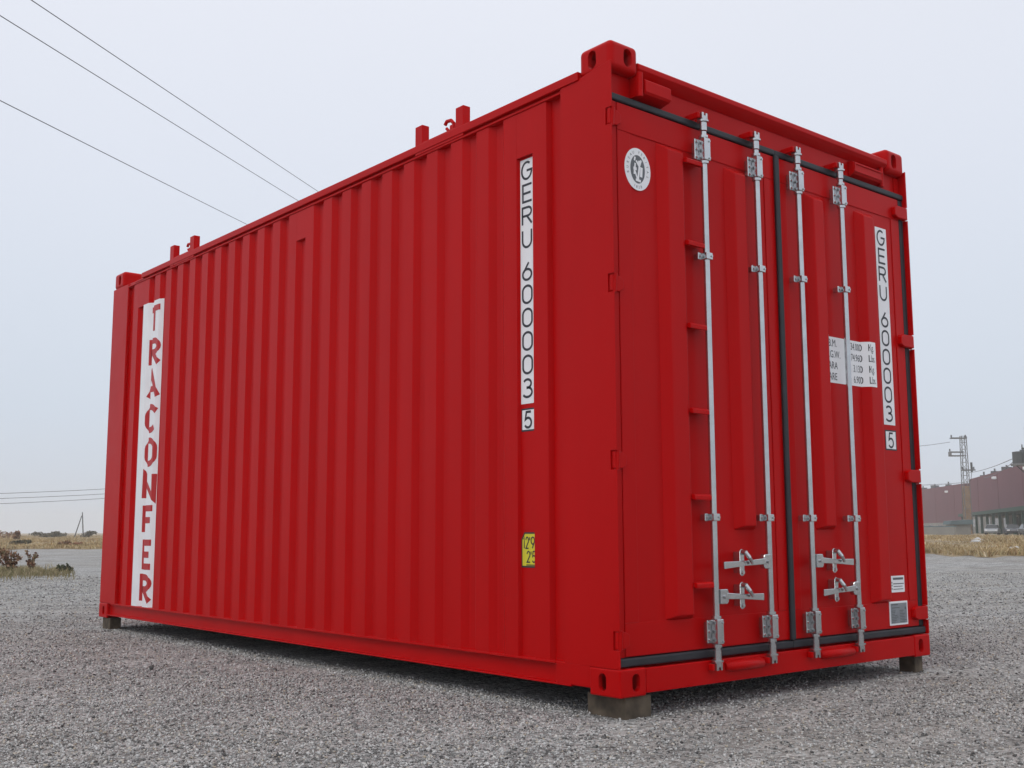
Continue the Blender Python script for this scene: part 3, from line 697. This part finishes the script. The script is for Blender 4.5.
# weights panel folding over the rib
def wx(u):
    if u < 1.604: return DY-.040+(u-1.604+.0)*0
    if u < 1.640: return DY-.040+(u-1.604)/.036*.040
    if u < 1.955: return DY
    if u < 1.991: return DY-(u-1.955)/.036*.040
    return DY-.040
wplace = lambda lift: (lambda u, v, l: Vector((u, wx(u)-lift-l, v)))
wcuts = (1.604, 1.640, 1.955, 1.991)
o = decal('weights_sticker', rect(1.608, 2.046, 1.478, 1.728), WHITE, doors[1], wplace(.0014), wcuts)
fs = []
for i, (l_, r_, un) in enumerate((('P.B.M.', '34.000', 'Kg.'), ('M.G.W.', '74.960', 'Lbs.'), ('TARA', '3.130', 'Kg.'), ('TARE', '6.900', 'Lbs.'))):
    v0 = 1.676-i*.0605
    fs += font_faces(l_, .056, 1.622, v0, .78); fs += font_faces(r_, .056, 1.963, v0, .66, 'RIGHT'); fs += font_faces(un, .056, 1.982, v0, .62)
decal('lettering', fs, BLACK, o, wplace(.0022), wcuts)
# oval class emblem
def ring(cx, cz, rx, rz, n=40): return [[(cx+rx*math.cos(6.2832*i/n), cz+rz*math.sin(6.2832*i/n), 0) for i in range(n)]]
ex, ez = .192, 2.338
o = decal('class_emblem', ring(ex, ez, .086, .100), WHITE, doors[0], door_place(DY-.0045, .0010))
decal('shield', ring(ex, ez, .048, .067), DARKG, o, door_place(DY-.0045, .0016))
fg = []
for a_, b_, t in (((.5, .1), (.62, .62), .012), ((.62, .62), (.74, .85), .010), ((.62, .60), (.40, .80), .010), ((.5, .1), (.30, .42), .009), ((.2, .5), (.42, .5), .014), ((.25, .3), (.33, .70), .010), ((.72, .25), (.76, .60), .016), ((.35, .12), (.70, .10), .012), ((.28, .78), (.32, .92), .010)):
    ribbon([a_, b_], t, ex-.048, ez-.067, .096, .134, len(fg)*.00004, fg)
fg += [[(p[0], p[1], .0006) for p in ring(ex+.010, ez+.034, .008, .010, 10)[0]]]
decal('figure', fg, WHITE, o, door_place(DY-.0045, .0022))
def arc_text(txt, a0, a1, rx, rz, size, flip=False):
    out = []
    for i, c in enumerate(txt):
        if c == ' ': continue
        a = R_(a0+(a1-a0)*(i+.5)/len(txt)); rot = a-math.pi/2 if not flip else a+math.pi/2
        px_, pz_ = ex+rx*math.cos(a), ez+rz*math.sin(a)
        for f in font_faces(c, size, 0, -size*.35, .9, 'CENTER'):
            out.append([(px_+q[0]*math.cos(rot)-q[1]*math.sin(rot), pz_+q[0]*math.sin(rot)+q[1]*math.cos(rot), 0) for q in f])
    return out
decal('lettering', arc_text('BUREAU VERITAS', 205, -25, .067, .083, .019)+arc_text('1828', 245, 295, .067, .083, .019, True), DARKG, o, door_place(DY-.0045, .0016))
# small plates low on the right door
o = decal('paper_sticker', rect(2.158, 2.292, .356, .446), WHITE, doors[1], door_place(DY-.0005))
fs = rect(2.176, 2.280, .424, .436)+rect(2.176, 2.284, .400, .405)+rect(2.180, 2.270, .386, .390)+rect(2.176, 2.276, .371, .375)+rect(2.160, 2.168, .405, .414)+rect(2.160, 2.168, .390, .398)+rect(2.160, 2.168, .372, .380)
decal('print', fs, DARKG, o, door_place(DY-.0005, .002))
mb = MB(); mb.box(2.118, 2.300, DY-.009, DY-.0047, .180, .308); o = mb.build('approval_plate', WHITE, doors[1], .001)
decal('face', rect(2.128, 2.290, .190, .298), GREYV, o, door_place(DY-.009, .0008))
fs = rect(2.136, 2.20, .288, .294)+rect(2.136, 2.215, .272, .276)+rect(2.268, 2.282, .262, .276)
for i in range(8): fs += rect(2.134, 2.134+.03+.04*RNG.random(), .196+i*.0085, .1995+i*.0085)+rect(2.215, 2.215+.02+.05*RNG.random(), .196+i*.0085, .1995+i*.0085)
decal('print', fs, DARKG, o, door_place(DY-.009, .0014))

# ---- timber under the castings
def block(x0, x1, y0, y1, label):
    cx, cy = (x0+x1)/2, (y0+y1)/2
    mb = MB(); mb.box(x0-cx, x1-cx, y0-cy, y1-cy, -.02, .0895)
    o = mb.build('wooden_block', WOOD, None, .005, 2, loc=(cx, cy, 0)); tag(o, label, 'wooden block', 'timber blocks under the container corners')
block(.052, .212, .022, .252, 'brown timber block under the near corner of the red container')
block(2.365, 2.445, .030, .13, 'brown timber block under the right door corner of the red container')
block(.010, .105, 5.83, 5.99, 'brown timber block under the far left corner of the red container')
block(2.28, 2.44, 5.75, 5.98, 'brown timber block under the hidden far right corner of the red container')

# ================================================================== BACKGROUND
MAUVE = mat('dark_red_cladding', (.15, .034, .054), .75, 0, .10, .15)
PALE = mat('pale_render', (.27, .26, .235), .85, 0, .15, .3)
GREEN = mat('green_steel', (.010, .060, .042), .7)
DGREY = mat('dark_grey_metal', (.10, .105, .11), .6, .3)
LGREY = mat('weathered_galvanised', (.20, .20, .20), .6, .3, .2, 2)
RUSTC = mat('concrete_base', (.30, .20, .13), .9, 0, .2, .8)
GLASS = mat('dark_glass', (.02, .025, .03), .15)
DARKIN = mat('interior_shade', (.03, .03, .032), .9)  # shade under the canopy, put into a near-black colour

def wall_between(p0, p1, z0, z1, th_, m, name, parent, inv):
    d = (p1-p0).normalized(); nrm = Vector((-d.y, d.x, 0))
    a, b_, c, e = p0, p1, p1+nrm*th_, p0+nrm*th_
    mb = MB(); v = []
    z0a, z0b = z0 if isinstance(z0, tuple) else (z0, z0); z1a, z1b = z1 if isinstance(z1, tuple) else (z1, z1)
    v = [(a.x, a.y, z0a), (b_.x, b_.y, z0b), (c.x, c.y, z0b), (e.x, e.y, z0a), (a.x, a.y, z1a), (b_.x, b_.y, z1b), (c.x, c.y, z1b), (e.x, e.y, z1a)]
    v = [tuple(Vector(q)-inv) for q in v]
    mb.add(v, [(0, 3, 2, 1), (4, 5, 6, 7), (0, 1, 5, 4), (1, 2, 6, 5), (2, 3, 7, 6), (3, 0, 4, 7)])
    return mb.build(name, m, parent)
def dist_for(px, v, h): return (h-CAM.z)/(hz(px, 1, v)-CAM.z)
# long warehouse: two stepped halls running towards the right
hA = hC = 11.5
A, B = at(926, dist_for(926, 492, hA)), at(958, dist_for(958, 487.5, hA)); A = A+(A-B)*.8
C3, D3 = at(963, dist_for(963, 483.8, hC)), at(1024, dist_for(1024, 467.8, hC)); D3 = D3+(D3-C3)*.8
def hall(p0, p1, h, low, label, seams):
    o0 = Vector((p0.x, p0.y, 0)); r = empty('warehouse', o0, label=label, cat='warehouse', group='halls of the red warehouse')
    d = (p1-p0).normalized(); nrm = Vector((-d.y, d.x, 0)); L_ = (p1-p0).length
    if nrm.dot(p0-CAM) < 0: nrm = -nrm
    q0, q1 = (p0, p1) if Vector((-d.y, d.x, 0)).dot(p0-CAM) > 0 else (p1, p0)
    wall_between(q0, q1, 0, low, 24, PALE, 'lower_wall', r, o0)
    uw = wall_between(q0, q1, low, h, 24, MAUVE, 'upper_wall', r, o0)
    for k in range(seams):
        sm_ = MB()
        t0 = (k+.5)/seams*L_; c = p0+d*t0-nrm*.06-o0
        sm_.add([tuple(c+d*a_+nrm*b_+Vector((0, 0, z_))) for z_ in (low, h) for a_, b_ in ((-.09, 0), (.09, 0), (.09, .05), (-.09, .05))], [(0, 1, 5, 4), (1, 2, 6, 5), (3, 0, 4, 7), (4, 5, 6, 7)])
        sm_.build('wall_seam', MAUVE, r)
    cp = wall_between(q0-(q1-q0).normalized()*.2, q1+(q1-q0).normalized()*.2, h, h+.30, 24.1, MAUVE, 'roof_edge', r, o0)
    wi = 0
    for k in range(int(L_/9)):
        t0 = 4+k*9; c = p0+d*t0-nrm*.05-o0
        mb = MB(); mb.add([tuple(c+d*a_+nrm*b_+Vector((0, 0, z_))) for z_ in (low*.35, low*.82) for a_, b_ in ((-2, 0), (2, 0), (2, .04), (-2, .04))], [(0, 1, 5, 4), (1, 2, 6, 5), (2, 3, 7, 6), (3, 0, 4, 7), (0, 3, 2, 1), (4, 5, 6, 7)])
        mb.build('window', GLASS, r)
    for k in range(int(L_/14)):
        t0 = 5+k*13.5+RNG.uniform(-3, 3); c = p0+d*t0+nrm*2-o0
        mb = MB(); s_ = RNG.uniform(.5, 1.2); mb.box(c.x-s_, c.x+s_, c.y-.6, c.y+.6, h+.25, h+.25+RNG.uniform(.5, 1.0)); mb.cyl((c.x, c.y, h+.3), (c.x, c.y, h+1.6), .18, 8)
        mb.build('roof_vent', DGREY, r)
    return r, d, nrm, o0
r1, d1, n1, o1 = hall(A, B, hA, 2.6, 'lower far hall of the dark red warehouse, left of the lattice pylon', 3)
r2, d2, n2, o2 = hall(C3, D3, hC, 3.6, 'taller long hall of the dark red warehouse behind the green canopy', 5)
# wall lamps on the upper walls
for (px_, v, dist, r, o0) in ((941.5, 494.5, dist_for(941.5, 490, 11.5)-1, r1, o1), (989.5, 481, dist_for(989.5, 477, 11.5)-1, r2, o2), (1021.5, 471.5, dist_for(1021.5, 468.5, 11.5)-1, r2, o2)):
    c = at(px_, dist, 0); c.z = hz(px_, dist, v); c = c-o0
    mb = MB(); mb.box(c.x-.55, c.x+.55, c.y-.55, c.y+.55, c.z-.25, c.z+.25); mb.build('flood_lamp', WHITE, r, .1)

# green canopy
hc = 3.9; P0, P1 = at(958, dist_for(958, 516, hc)), at(1024, dist_for(1024, 508, hc)); P0 = P0+(P0-P1)*.18; P1 = P1+(P1-P0)*.9; d = (P1-P0).normalized(); nn = Vector((-d.y, d.x, 0)); nn = nn if nn.dot(P0-CAM) > 0 else -nn
cn = empty('carport_canopy', (P0.x, P0.y, 0), label='long dark green steel canopy on posts in front of the red warehouse', cat='canopy')
L_ = (P1-P0).length
def along(s, b_, z): return tuple(d*s+nn*b_+Vector((0, 0, z)))
mb = MB(); mb.add([along(s, b_, z) for z in (hc-.55, hc) for s, b_ in ((0, 0), (L_, 0), (L_, 7), (0, 7))], [(0, 3, 2, 1), (4, 5, 6, 7), (0, 1, 5, 4), (1, 2, 6, 5), (2, 3, 7, 6), (3, 0, 4, 7)])
mb.build('canopy_roof', GREEN, cn)
k = 0; s = 3.0
while s < L_:
    w2 = .22
    for b0 in (.3, 6.4):
        mb = MB(); mb.add([along(s+a_, b0+b_, z) for z in (0, hc-.56) for a_, b_ in ((-w2, 0), (w2, 0), (w2, .4), (-w2, .4))], [(0, 1, 5, 4), (1, 2, 6, 5), (2, 3, 7, 6), (3, 0, 4, 7)])
        mb.build('post', GREEN, cn)
    s += 7.2
mb = MB(); mb.add([along(s_, b_, z) for z in (1.2, hc-1.1) for s_, b_ in ((0, 6.9), (L_*.30, 6.9), (L_*.30, 7.1), (0, 7.1))], [(0, 1, 5, 4), (4, 5, 6, 7), (3, 0, 4, 7)]); mb.build('shade_panel', DARKIN, cn)  # dark sheet painted as the shaded depth behind the open canopy

# cars under the canopy
def paint(name, c): return mat(name, c, .3, .2, coat=.5)
TYRE = mat('tyre_rubber', (.02, .02, .02), .9)
def make_car():
    r = empty('parked_car')
    body = [(-2.1, .35), (-2.15, .62), (-2.0, .86), (-1.2, .95), (1.35, .97), (2.05, .92), (2.12, .6), (2.08, .35)]
    mb = MB(); mb.prism(body, 'y', -.85, .85); mb.build('body', paint('car_silver', (.26, .28, .30)), r, .09, 3)
    cab = [(-1.25, .94), (-.55, 1.40), (.85, 1.43), (1.55, .96)]
    mb = MB(); v = [(x, -.80 if z < 1 else -.62, z) for x, z in cab]+[(x, .80 if z < 1 else .62, z) for x, z in cab]
    mb.add(v, [(0, 1, 2, 3), (7, 6, 5, 4), (0, 4, 5, 1), (2, 6, 7, 3)]); mb.build('window', GLASS, r, .04)
    mb = MB(); mb.box(-.58, .88, -.64, .64, 1.395, 1.455); mb.build('roof', paint('car_silver_roof', (.26, .28, .30)), r, .05)
    for sx in (-1.32, 1.30):
        for sy in (-.86, .66):
            mb = MB(); mb.cyl((sx, sy, .32), (sx, sy+.2, .32), .32, 18); wh = mb.build('wheel', TYRE, r)
            mb = MB(); mb.cyl((sx, sy-.01, .32), (sx, sy+.21, .32), .19, 12); mb.build('rim', LGREY, wh)
    for sy in (-.62, .62):
        mb = MB(); mb.box(-2.16, -2.02, sy-.16, sy+.16, .62, .78); mb.build('headlight', WHITE, r, .03)
    return r
car0 = make_car(); cars = []
for i, (px_, dist, rz, c, lab) in enumerate(((983.5, 160, 22, None, 'silver car parked under the green canopy, left of the dark car'), (1003, 156, 30, (.05, .055, .07), 'dark blue grey car parked under the green canopy, right of the silver car'), (1019, 148, 35, (.012, .014, .018), 'black car at the right edge of the photo under the green canopy'))):
    c_ = car0 if i == 0 else copy_tree(car0)
    p = at(px_, dist); c_.location = (p.x, p.y, 0); c_.rotation_euler = (0, 0, R_(rz)); tag(c_, lab, 'car', 'cars parked under the green canopy')
    if c:
        pm = paint('car_paint', c)
        for ch in c_.children:
            if ch.name.split('.')[0] in ('body', 'roof'): ch.data = ch.data.copy(); ch.data.materials[0] = pm
# site hut / flatbed stuff between the pylon and the container
TEAL = mat('grey_blue_sheet', (.11, .16, .17), .7, 0, .15, .5)
p = at(950, 165); hut = empty('site_hut', (p.x, p.y, 0), R_(45), label='low grey blue hut left of the green canopy at the foot of the pylon', cat='hut')
mb = MB(); mb.box(-1.5, 1.5, -1.2, 1.2, 0, 1.5); mb.build('wall', PALE, hut); mb = MB(); mb.prism([(-1.5, 1.503), (1.5, 1.503), (1.4, 2.0), (-1.4, 2.15)], 'x', -1.8, 1.8); mb.build('roof', TEAL, hut)
mb = MB(); mb.box(-.9, .2, -1.26, -1.2, .1, 1.4); mb.build('door', TEAL, hut)
# low wall left of it
p0, p1 = at(905, 168), at(946, 160); o0 = Vector((p0.x, p0.y, 0)); r = empty('low_wall', o0, label='low pale wall running from behind the red container to the hut', cat='wall')
wall_between(p0, p1, 0, 1.15, .3, PALE, 'wall_body', r, o0); wall_between(p0, p1, 1.15, 1.30, .36, TEAL, 'coping', r, o0)

# lattice pylon
def lattice(parent, w_, h, n, m):
    mb = MB(); t = .055; c = [(-w_/2, -w_/2), (w_/2, -w_/2), (w_/2, w_/2), (-w_/2, w_/2)]
    for x, y in c: mb.cyl((x*1.25, y*1.25, 0), (x*.85, y*.85, h), t, 5)
    for i in range(n):
        z0, z1 = h*i/n, h*(i+1)/n
        for k in range(4):
            a_, b_ = c[k], c[(k+1) % 4]; q = 1.25-.4*(i+.5)/n
            if i % 2: a_, b_ = b_, a_
            mb.cyl((a_[0]*q, a_[1]*q, z0), (b_[0]*q, b_[1]*q, z1), .03, 4)
            mb.cyl((a_[0]*q, a_[1]*q, z1), (b_[0]*q, b_[1]*q, z1), .03, 4)
    return mb.build('mast', m, parent)
PD = 178; p = at(959.8, PD); RZ = math.atan2(Rv.y, Rv.x)
py = empty('lattice_pylon', (p.x, p.y, 0), RZ, label='grey steel lattice power pylon rising left of the green canopy', cat='pylon')
S = PD/FPX*1.02; zt = hz(961, PD, 439)
lattice(py, .82, zt, 15, LGREY)
for (v, xa, xb, dbl) in ((441, 950, 963.5, 1), (455, 948, 960, 2), (473, 958.5, 969.5, 1)):
    z = hz(961, PD, v); mb = MB(); xa_, xb_ = (xa-961)*S, (xb-961)*S
    for k in range(dbl): mb.box(xa_, xb_, -.5, -.38, z-k*.55-.08, z-k*.55+.08); mb.box(xa_, xb_, .38, .5, z-k*.55-.08, z-k*.55+.08)
    mb.box(xa_, xa_+.12, -.5, .5, z-(dbl-1)*.55-.08, z+.08); mb.box(xb_-.12, xb_, -.5, .5, z-.08, z+.08)
    arm = mb.build('crossarm', LGREY, py)
    for kx in (xa_+.06, xb_-.06) if dbl == 1 else (xa_+.06,):
        mb = MB(); mb.cyl((kx, 0, z+.06), (kx, 0, z+.5), .07, 8); mb.cyl((kx, 0, z+.18), (kx, 0, z+.24), .16, 8); mb.cyl((kx, 0, z+.34), (kx, 0, z+.40), .14, 8); mb.build('insulator', DGREY, arm)
mb = MB(); z = hz(961, PD, 470); mb.cyl((1.03, 0, z-.7), (1.03, 0, z+.7), .17, 8); mb.tube([(1.03, 0, z-.7), (.85, 0, z-1.8), (.5, 0, z-2.4)], .04, 5); mb.build('cable_box', DGREY, py)
zf = hz(961, PD, 489); mb = MB(); mb.prism([(-.45, 0), (.45, 0), (.40, zf), (-.40, zf)], 'y', -.45, .45); mb.build('concrete_foot', RUSTC, py, .05)
# transformer pole at the right edge
TD = 118; p = at(1026.5, TD); S = TD/FPX*1.05
tp = empty('transformer_pole', (p.x, p.y, 0), RZ, label='pole carrying a grey transformer platform at the right edge above the warehouse', cat='utility pole')
zt = hz(1024, TD, 430)
mb = MB(); mb.cyl((0, 0, 0), (0, 0, zt), .20, 10, .13); mb.build('pole', DGREY, tp)
zb = hz(1015, TD, 467)
mb = MB(); mb.box(-1.75, .5, -.7, .7, zb-.22, zb); mb.build('platform', LGREY, tp)
mb = MB(); mb.box(-1.65, -1.15, -.5, .5, zb+.003, zb+1.15); mb.box(-1.10, -.95, -.5, .5, zb+.003, zb+1.0); mb.box(-.90, -.2, -.5, .5, zb+.003, zb+1.35)
for k in range(3): mb.cyl((-.85+k*.28, 0, zb+1.35), (-.85+k*.28, 0, zb+1.85), .06, 6)
mb.build('transformer', DGREY, tp, .03)
mb = MB(); mb.box(-.9, .9, -.07, .07, zt-2.2, zt-2.05); mb.box(-.5, .5, -.07, .07, zt-.25, zt-.1); mb.tube([(-1.6, 0, zb-.1), (-.1, 0, zb-1.5)], .05, 6); mb.build('crossarm', DGREY, tp)

# white litter in the field
LIT = mat('pale_rubble', (.55, .55, .55), .9, 0, .2, 2)
for px_, dist, s_, lab in ((968.5, 74, .33, 'white heap of rubble in the dry grass below the pylon'), (967, 66, .26, 'flat pale lump of rubble in the grass in front of the white heap'), (1005, 42, .22, 'pale scrap lying at the grass edge beside the gravel on the right')):
    p = at(px_, dist); bm = bmesh.new(); bmesh.ops.create_icosphere(bm, subdivisions=3, radius=1)
    for v in bm.verts:
        q = 1+.35*math.sin(v.co.x*5+px_)*math.cos(v.co.y*4)+RNG.uniform(-.08, .08); v.co = Vector((v.co.x*s_*q, v.co.y*s_*q, max(-.1, v.co.z*s_*.55*q)))
    me = bpy.data.meshes.new('rubble_heap'); bm.to_mesh(me); bm.free(); me.materials.append(LIT)
    o = bpy.data.objects.new('rubble_heap', me); COL.objects.link(o); o.location = (p.x, p.y, .08); tag(o, lab, 'rubble', 'pale rubble in the dry field')

# far A-shaped pole on the left
p = at(87.5, 170); zt = hz(88, 170, 509.5)
ap = empty('utility_pole', (p.x, p.y, 0), RZ, label='thin two legged wooden power pole standing far off in the field left of the container', cat='utility pole')
mb = MB(); mb.cyl((.45, 0, 0), (.15, 0, zt), .10, 8, .07); mb.build('pole', DGREY, ap)
mb = MB(); mb.cyl((-.85, 0, 0), (.08, 0, zt-.5), .09, 8, .06); mb.build('strut', DGREY, ap)
# far scrub on the horizon
SCR = island_mat('far_scrub', [(.09, .085, .06), (.13, .12, .08), (.17, .15, .11)])
for i, (px_, dist, h_, w2, lab) in enumerate(((10, 150, 1.05, 2.2, 'pale brown bush on the skyline at the left edge'), (25, 112, .98, .35, 'small bush rising highest on the left skyline'), (51, 170, 1.0, 1.9, 'dark bush on the skyline left of the two legged pole'), (60, 175, 1.0, 1.5, 'broad dark bush on the skyline just left of the two legged pole'), (67, 180, .98, 1.6, 'low round bush on the skyline nearest the two legged pole on its left'), (95, 165, 1.05, 1.6, 'dark bush on the skyline between the two legged pole and the container'), (30, 70, .42, .8, 'olive bush in the middle of the dry field on the left'), (76, 66, .38, .7, 'brown mound of brush in the dry field below the two legged pole'))):
    p = at(px_, dist); r = empty('bush', (p.x, p.y, 0), label=lab, cat='bush', group='bushes in the dry field and on the skyline')
    blobs = [((RNG.uniform(-w2, w2)*.6, RNG.uniform(-w2, w2)*.6, h_*RNG.uniform(.35, .75)), (w2*.45, w2*.45, h_*.25)) for _ in range(6)]
    mb = MB()
    for c, _ in blobs[:4]: mb.cyl((0, 0, 0), c, .04, 5, .02)
    mb.build('stem', TWIG, r); leafy(r, 'foliage', SCR if i not in (0, 1, 7) else RUSSET, blobs, 420, .13 if dist > 100 else .06)

# ---- overhead wires
WIRE = mat('dark_cable', (.20, .20, .22), .6)
def ray_pt(px_, v, dist):
    dr = (Fv*FPX+R2*(px_-512)-U2*(v-384)); return CAM+dr.normalized()*dist
def cable(p0, p1, sag, r, label, group, n=24):
    org = Vector((p0.x, p0.y, p0.z)); pts = []
    for i in range(n+1):
        t_ = i/n; q = p0.lerp(p1, t_)-org; q.z -= sag*4*t_*(1-t_); pts.append(q)
    cu = MB(); m_ = 6; V = []; dr = (p1-p0).normalized(); a_ = dr.orthogonal().normalized(); b_ = dr.cross(a_)
    for q in pts: V += [tuple(q+(a_*math.cos(6.2832*k/m_)+b_*math.sin(6.2832*k/m_))*r) for k in range(m_)]
    cu.add(V, [(i*m_+k, i*m_+(k+1) % m_, (i+1)*m_+(k+1) % m_, (i+1)*m_+k) for i in range(n) for k in range(m_)], True)
    o = cu.build('power_line', WIRE, None, fix=True, loc=tuple(org)); tag(o, label, 'power line', group)
def through(a, da, b, db, ext0=.0, ext1=.0):
    P, Q = ray_pt(a[0], a[1], da), ray_pt(b[0], b[1], db); v = Q-P; return P-v*ext0, Q+v*ext1
for a, b, lab in (((35, 0), (315, 188), 'overhead power line, uppermost of the three crossing the sky at upper left'), ((0, 13), (296, 198), 'overhead power line, middle one of the three crossing the sky at upper left'), ((0, 98), (243, 221), 'overhead power line, lowest of the three crossing the sky at upper left')):
    P, Q = through(a, 21, b, 36, .9, 1.1); cable(P, Q, .05, .0095, lab, 'three power lines crossing the sky at upper left')
for v0, v1, lab in ((491.5, 488, 'thin distant power line, highest of three above the field on the left'), (496.5, 493, 'thin distant power line, middle of three above the field on the left'), (502, 497.5, 'thin distant power line, lowest of three above the field on the left')):
    P, Q = through((-40, v0+1.5), 120, (100, v1), 135, .5, .4); cable(P, Q, .2, .028, lab, 'three distant power lines above the field on the left')
for a, da, b, db, e1, lab in (((862, 449), 150, (950, 442), 178, 0, 'power line from behind the container to the top arm of the pylon'), ((862, 484), 130, (962, 482.5), 178, .02, 'power line from behind the container to the middle of the pylon'), ((966, 473), 178, (1012, 459), 118, 0, 'power line from the pylon up to the transformer platform'), ((984, 478), 130, (1013, 462), 118, 0, 'short steep power line from the warehouse roof to the transformer platform')):
    P, Q = through(a, da, b, db, .0, e1); cable(P, Q, .25, .035, lab, 'power lines joining the pylon at the right')

# ---- air
hzm = bpy.data.materials.new('haze_air'); hzm.use_nodes = True; n = hzm.node_tree; n.nodes.clear()
vo = n.nodes.new('ShaderNodeOutputMaterial'); pv = n.nodes.new('ShaderNodeVolumePrincipled'); pv.inputs['Color'].default_value = (1, 1, 1, 1); pv.inputs['Density'].default_value = .00075
n.links.new(pv.outputs[0], vo.inputs['Volume'])
mb = MB(); mb.box(-1320, 1320, -1320, 1320, -1.2, 22); hzo = mb.build('haze', hzm); tag(hzo, kind='stuff', label='thin pale haze greying the far warehouse and field', cat='haze')
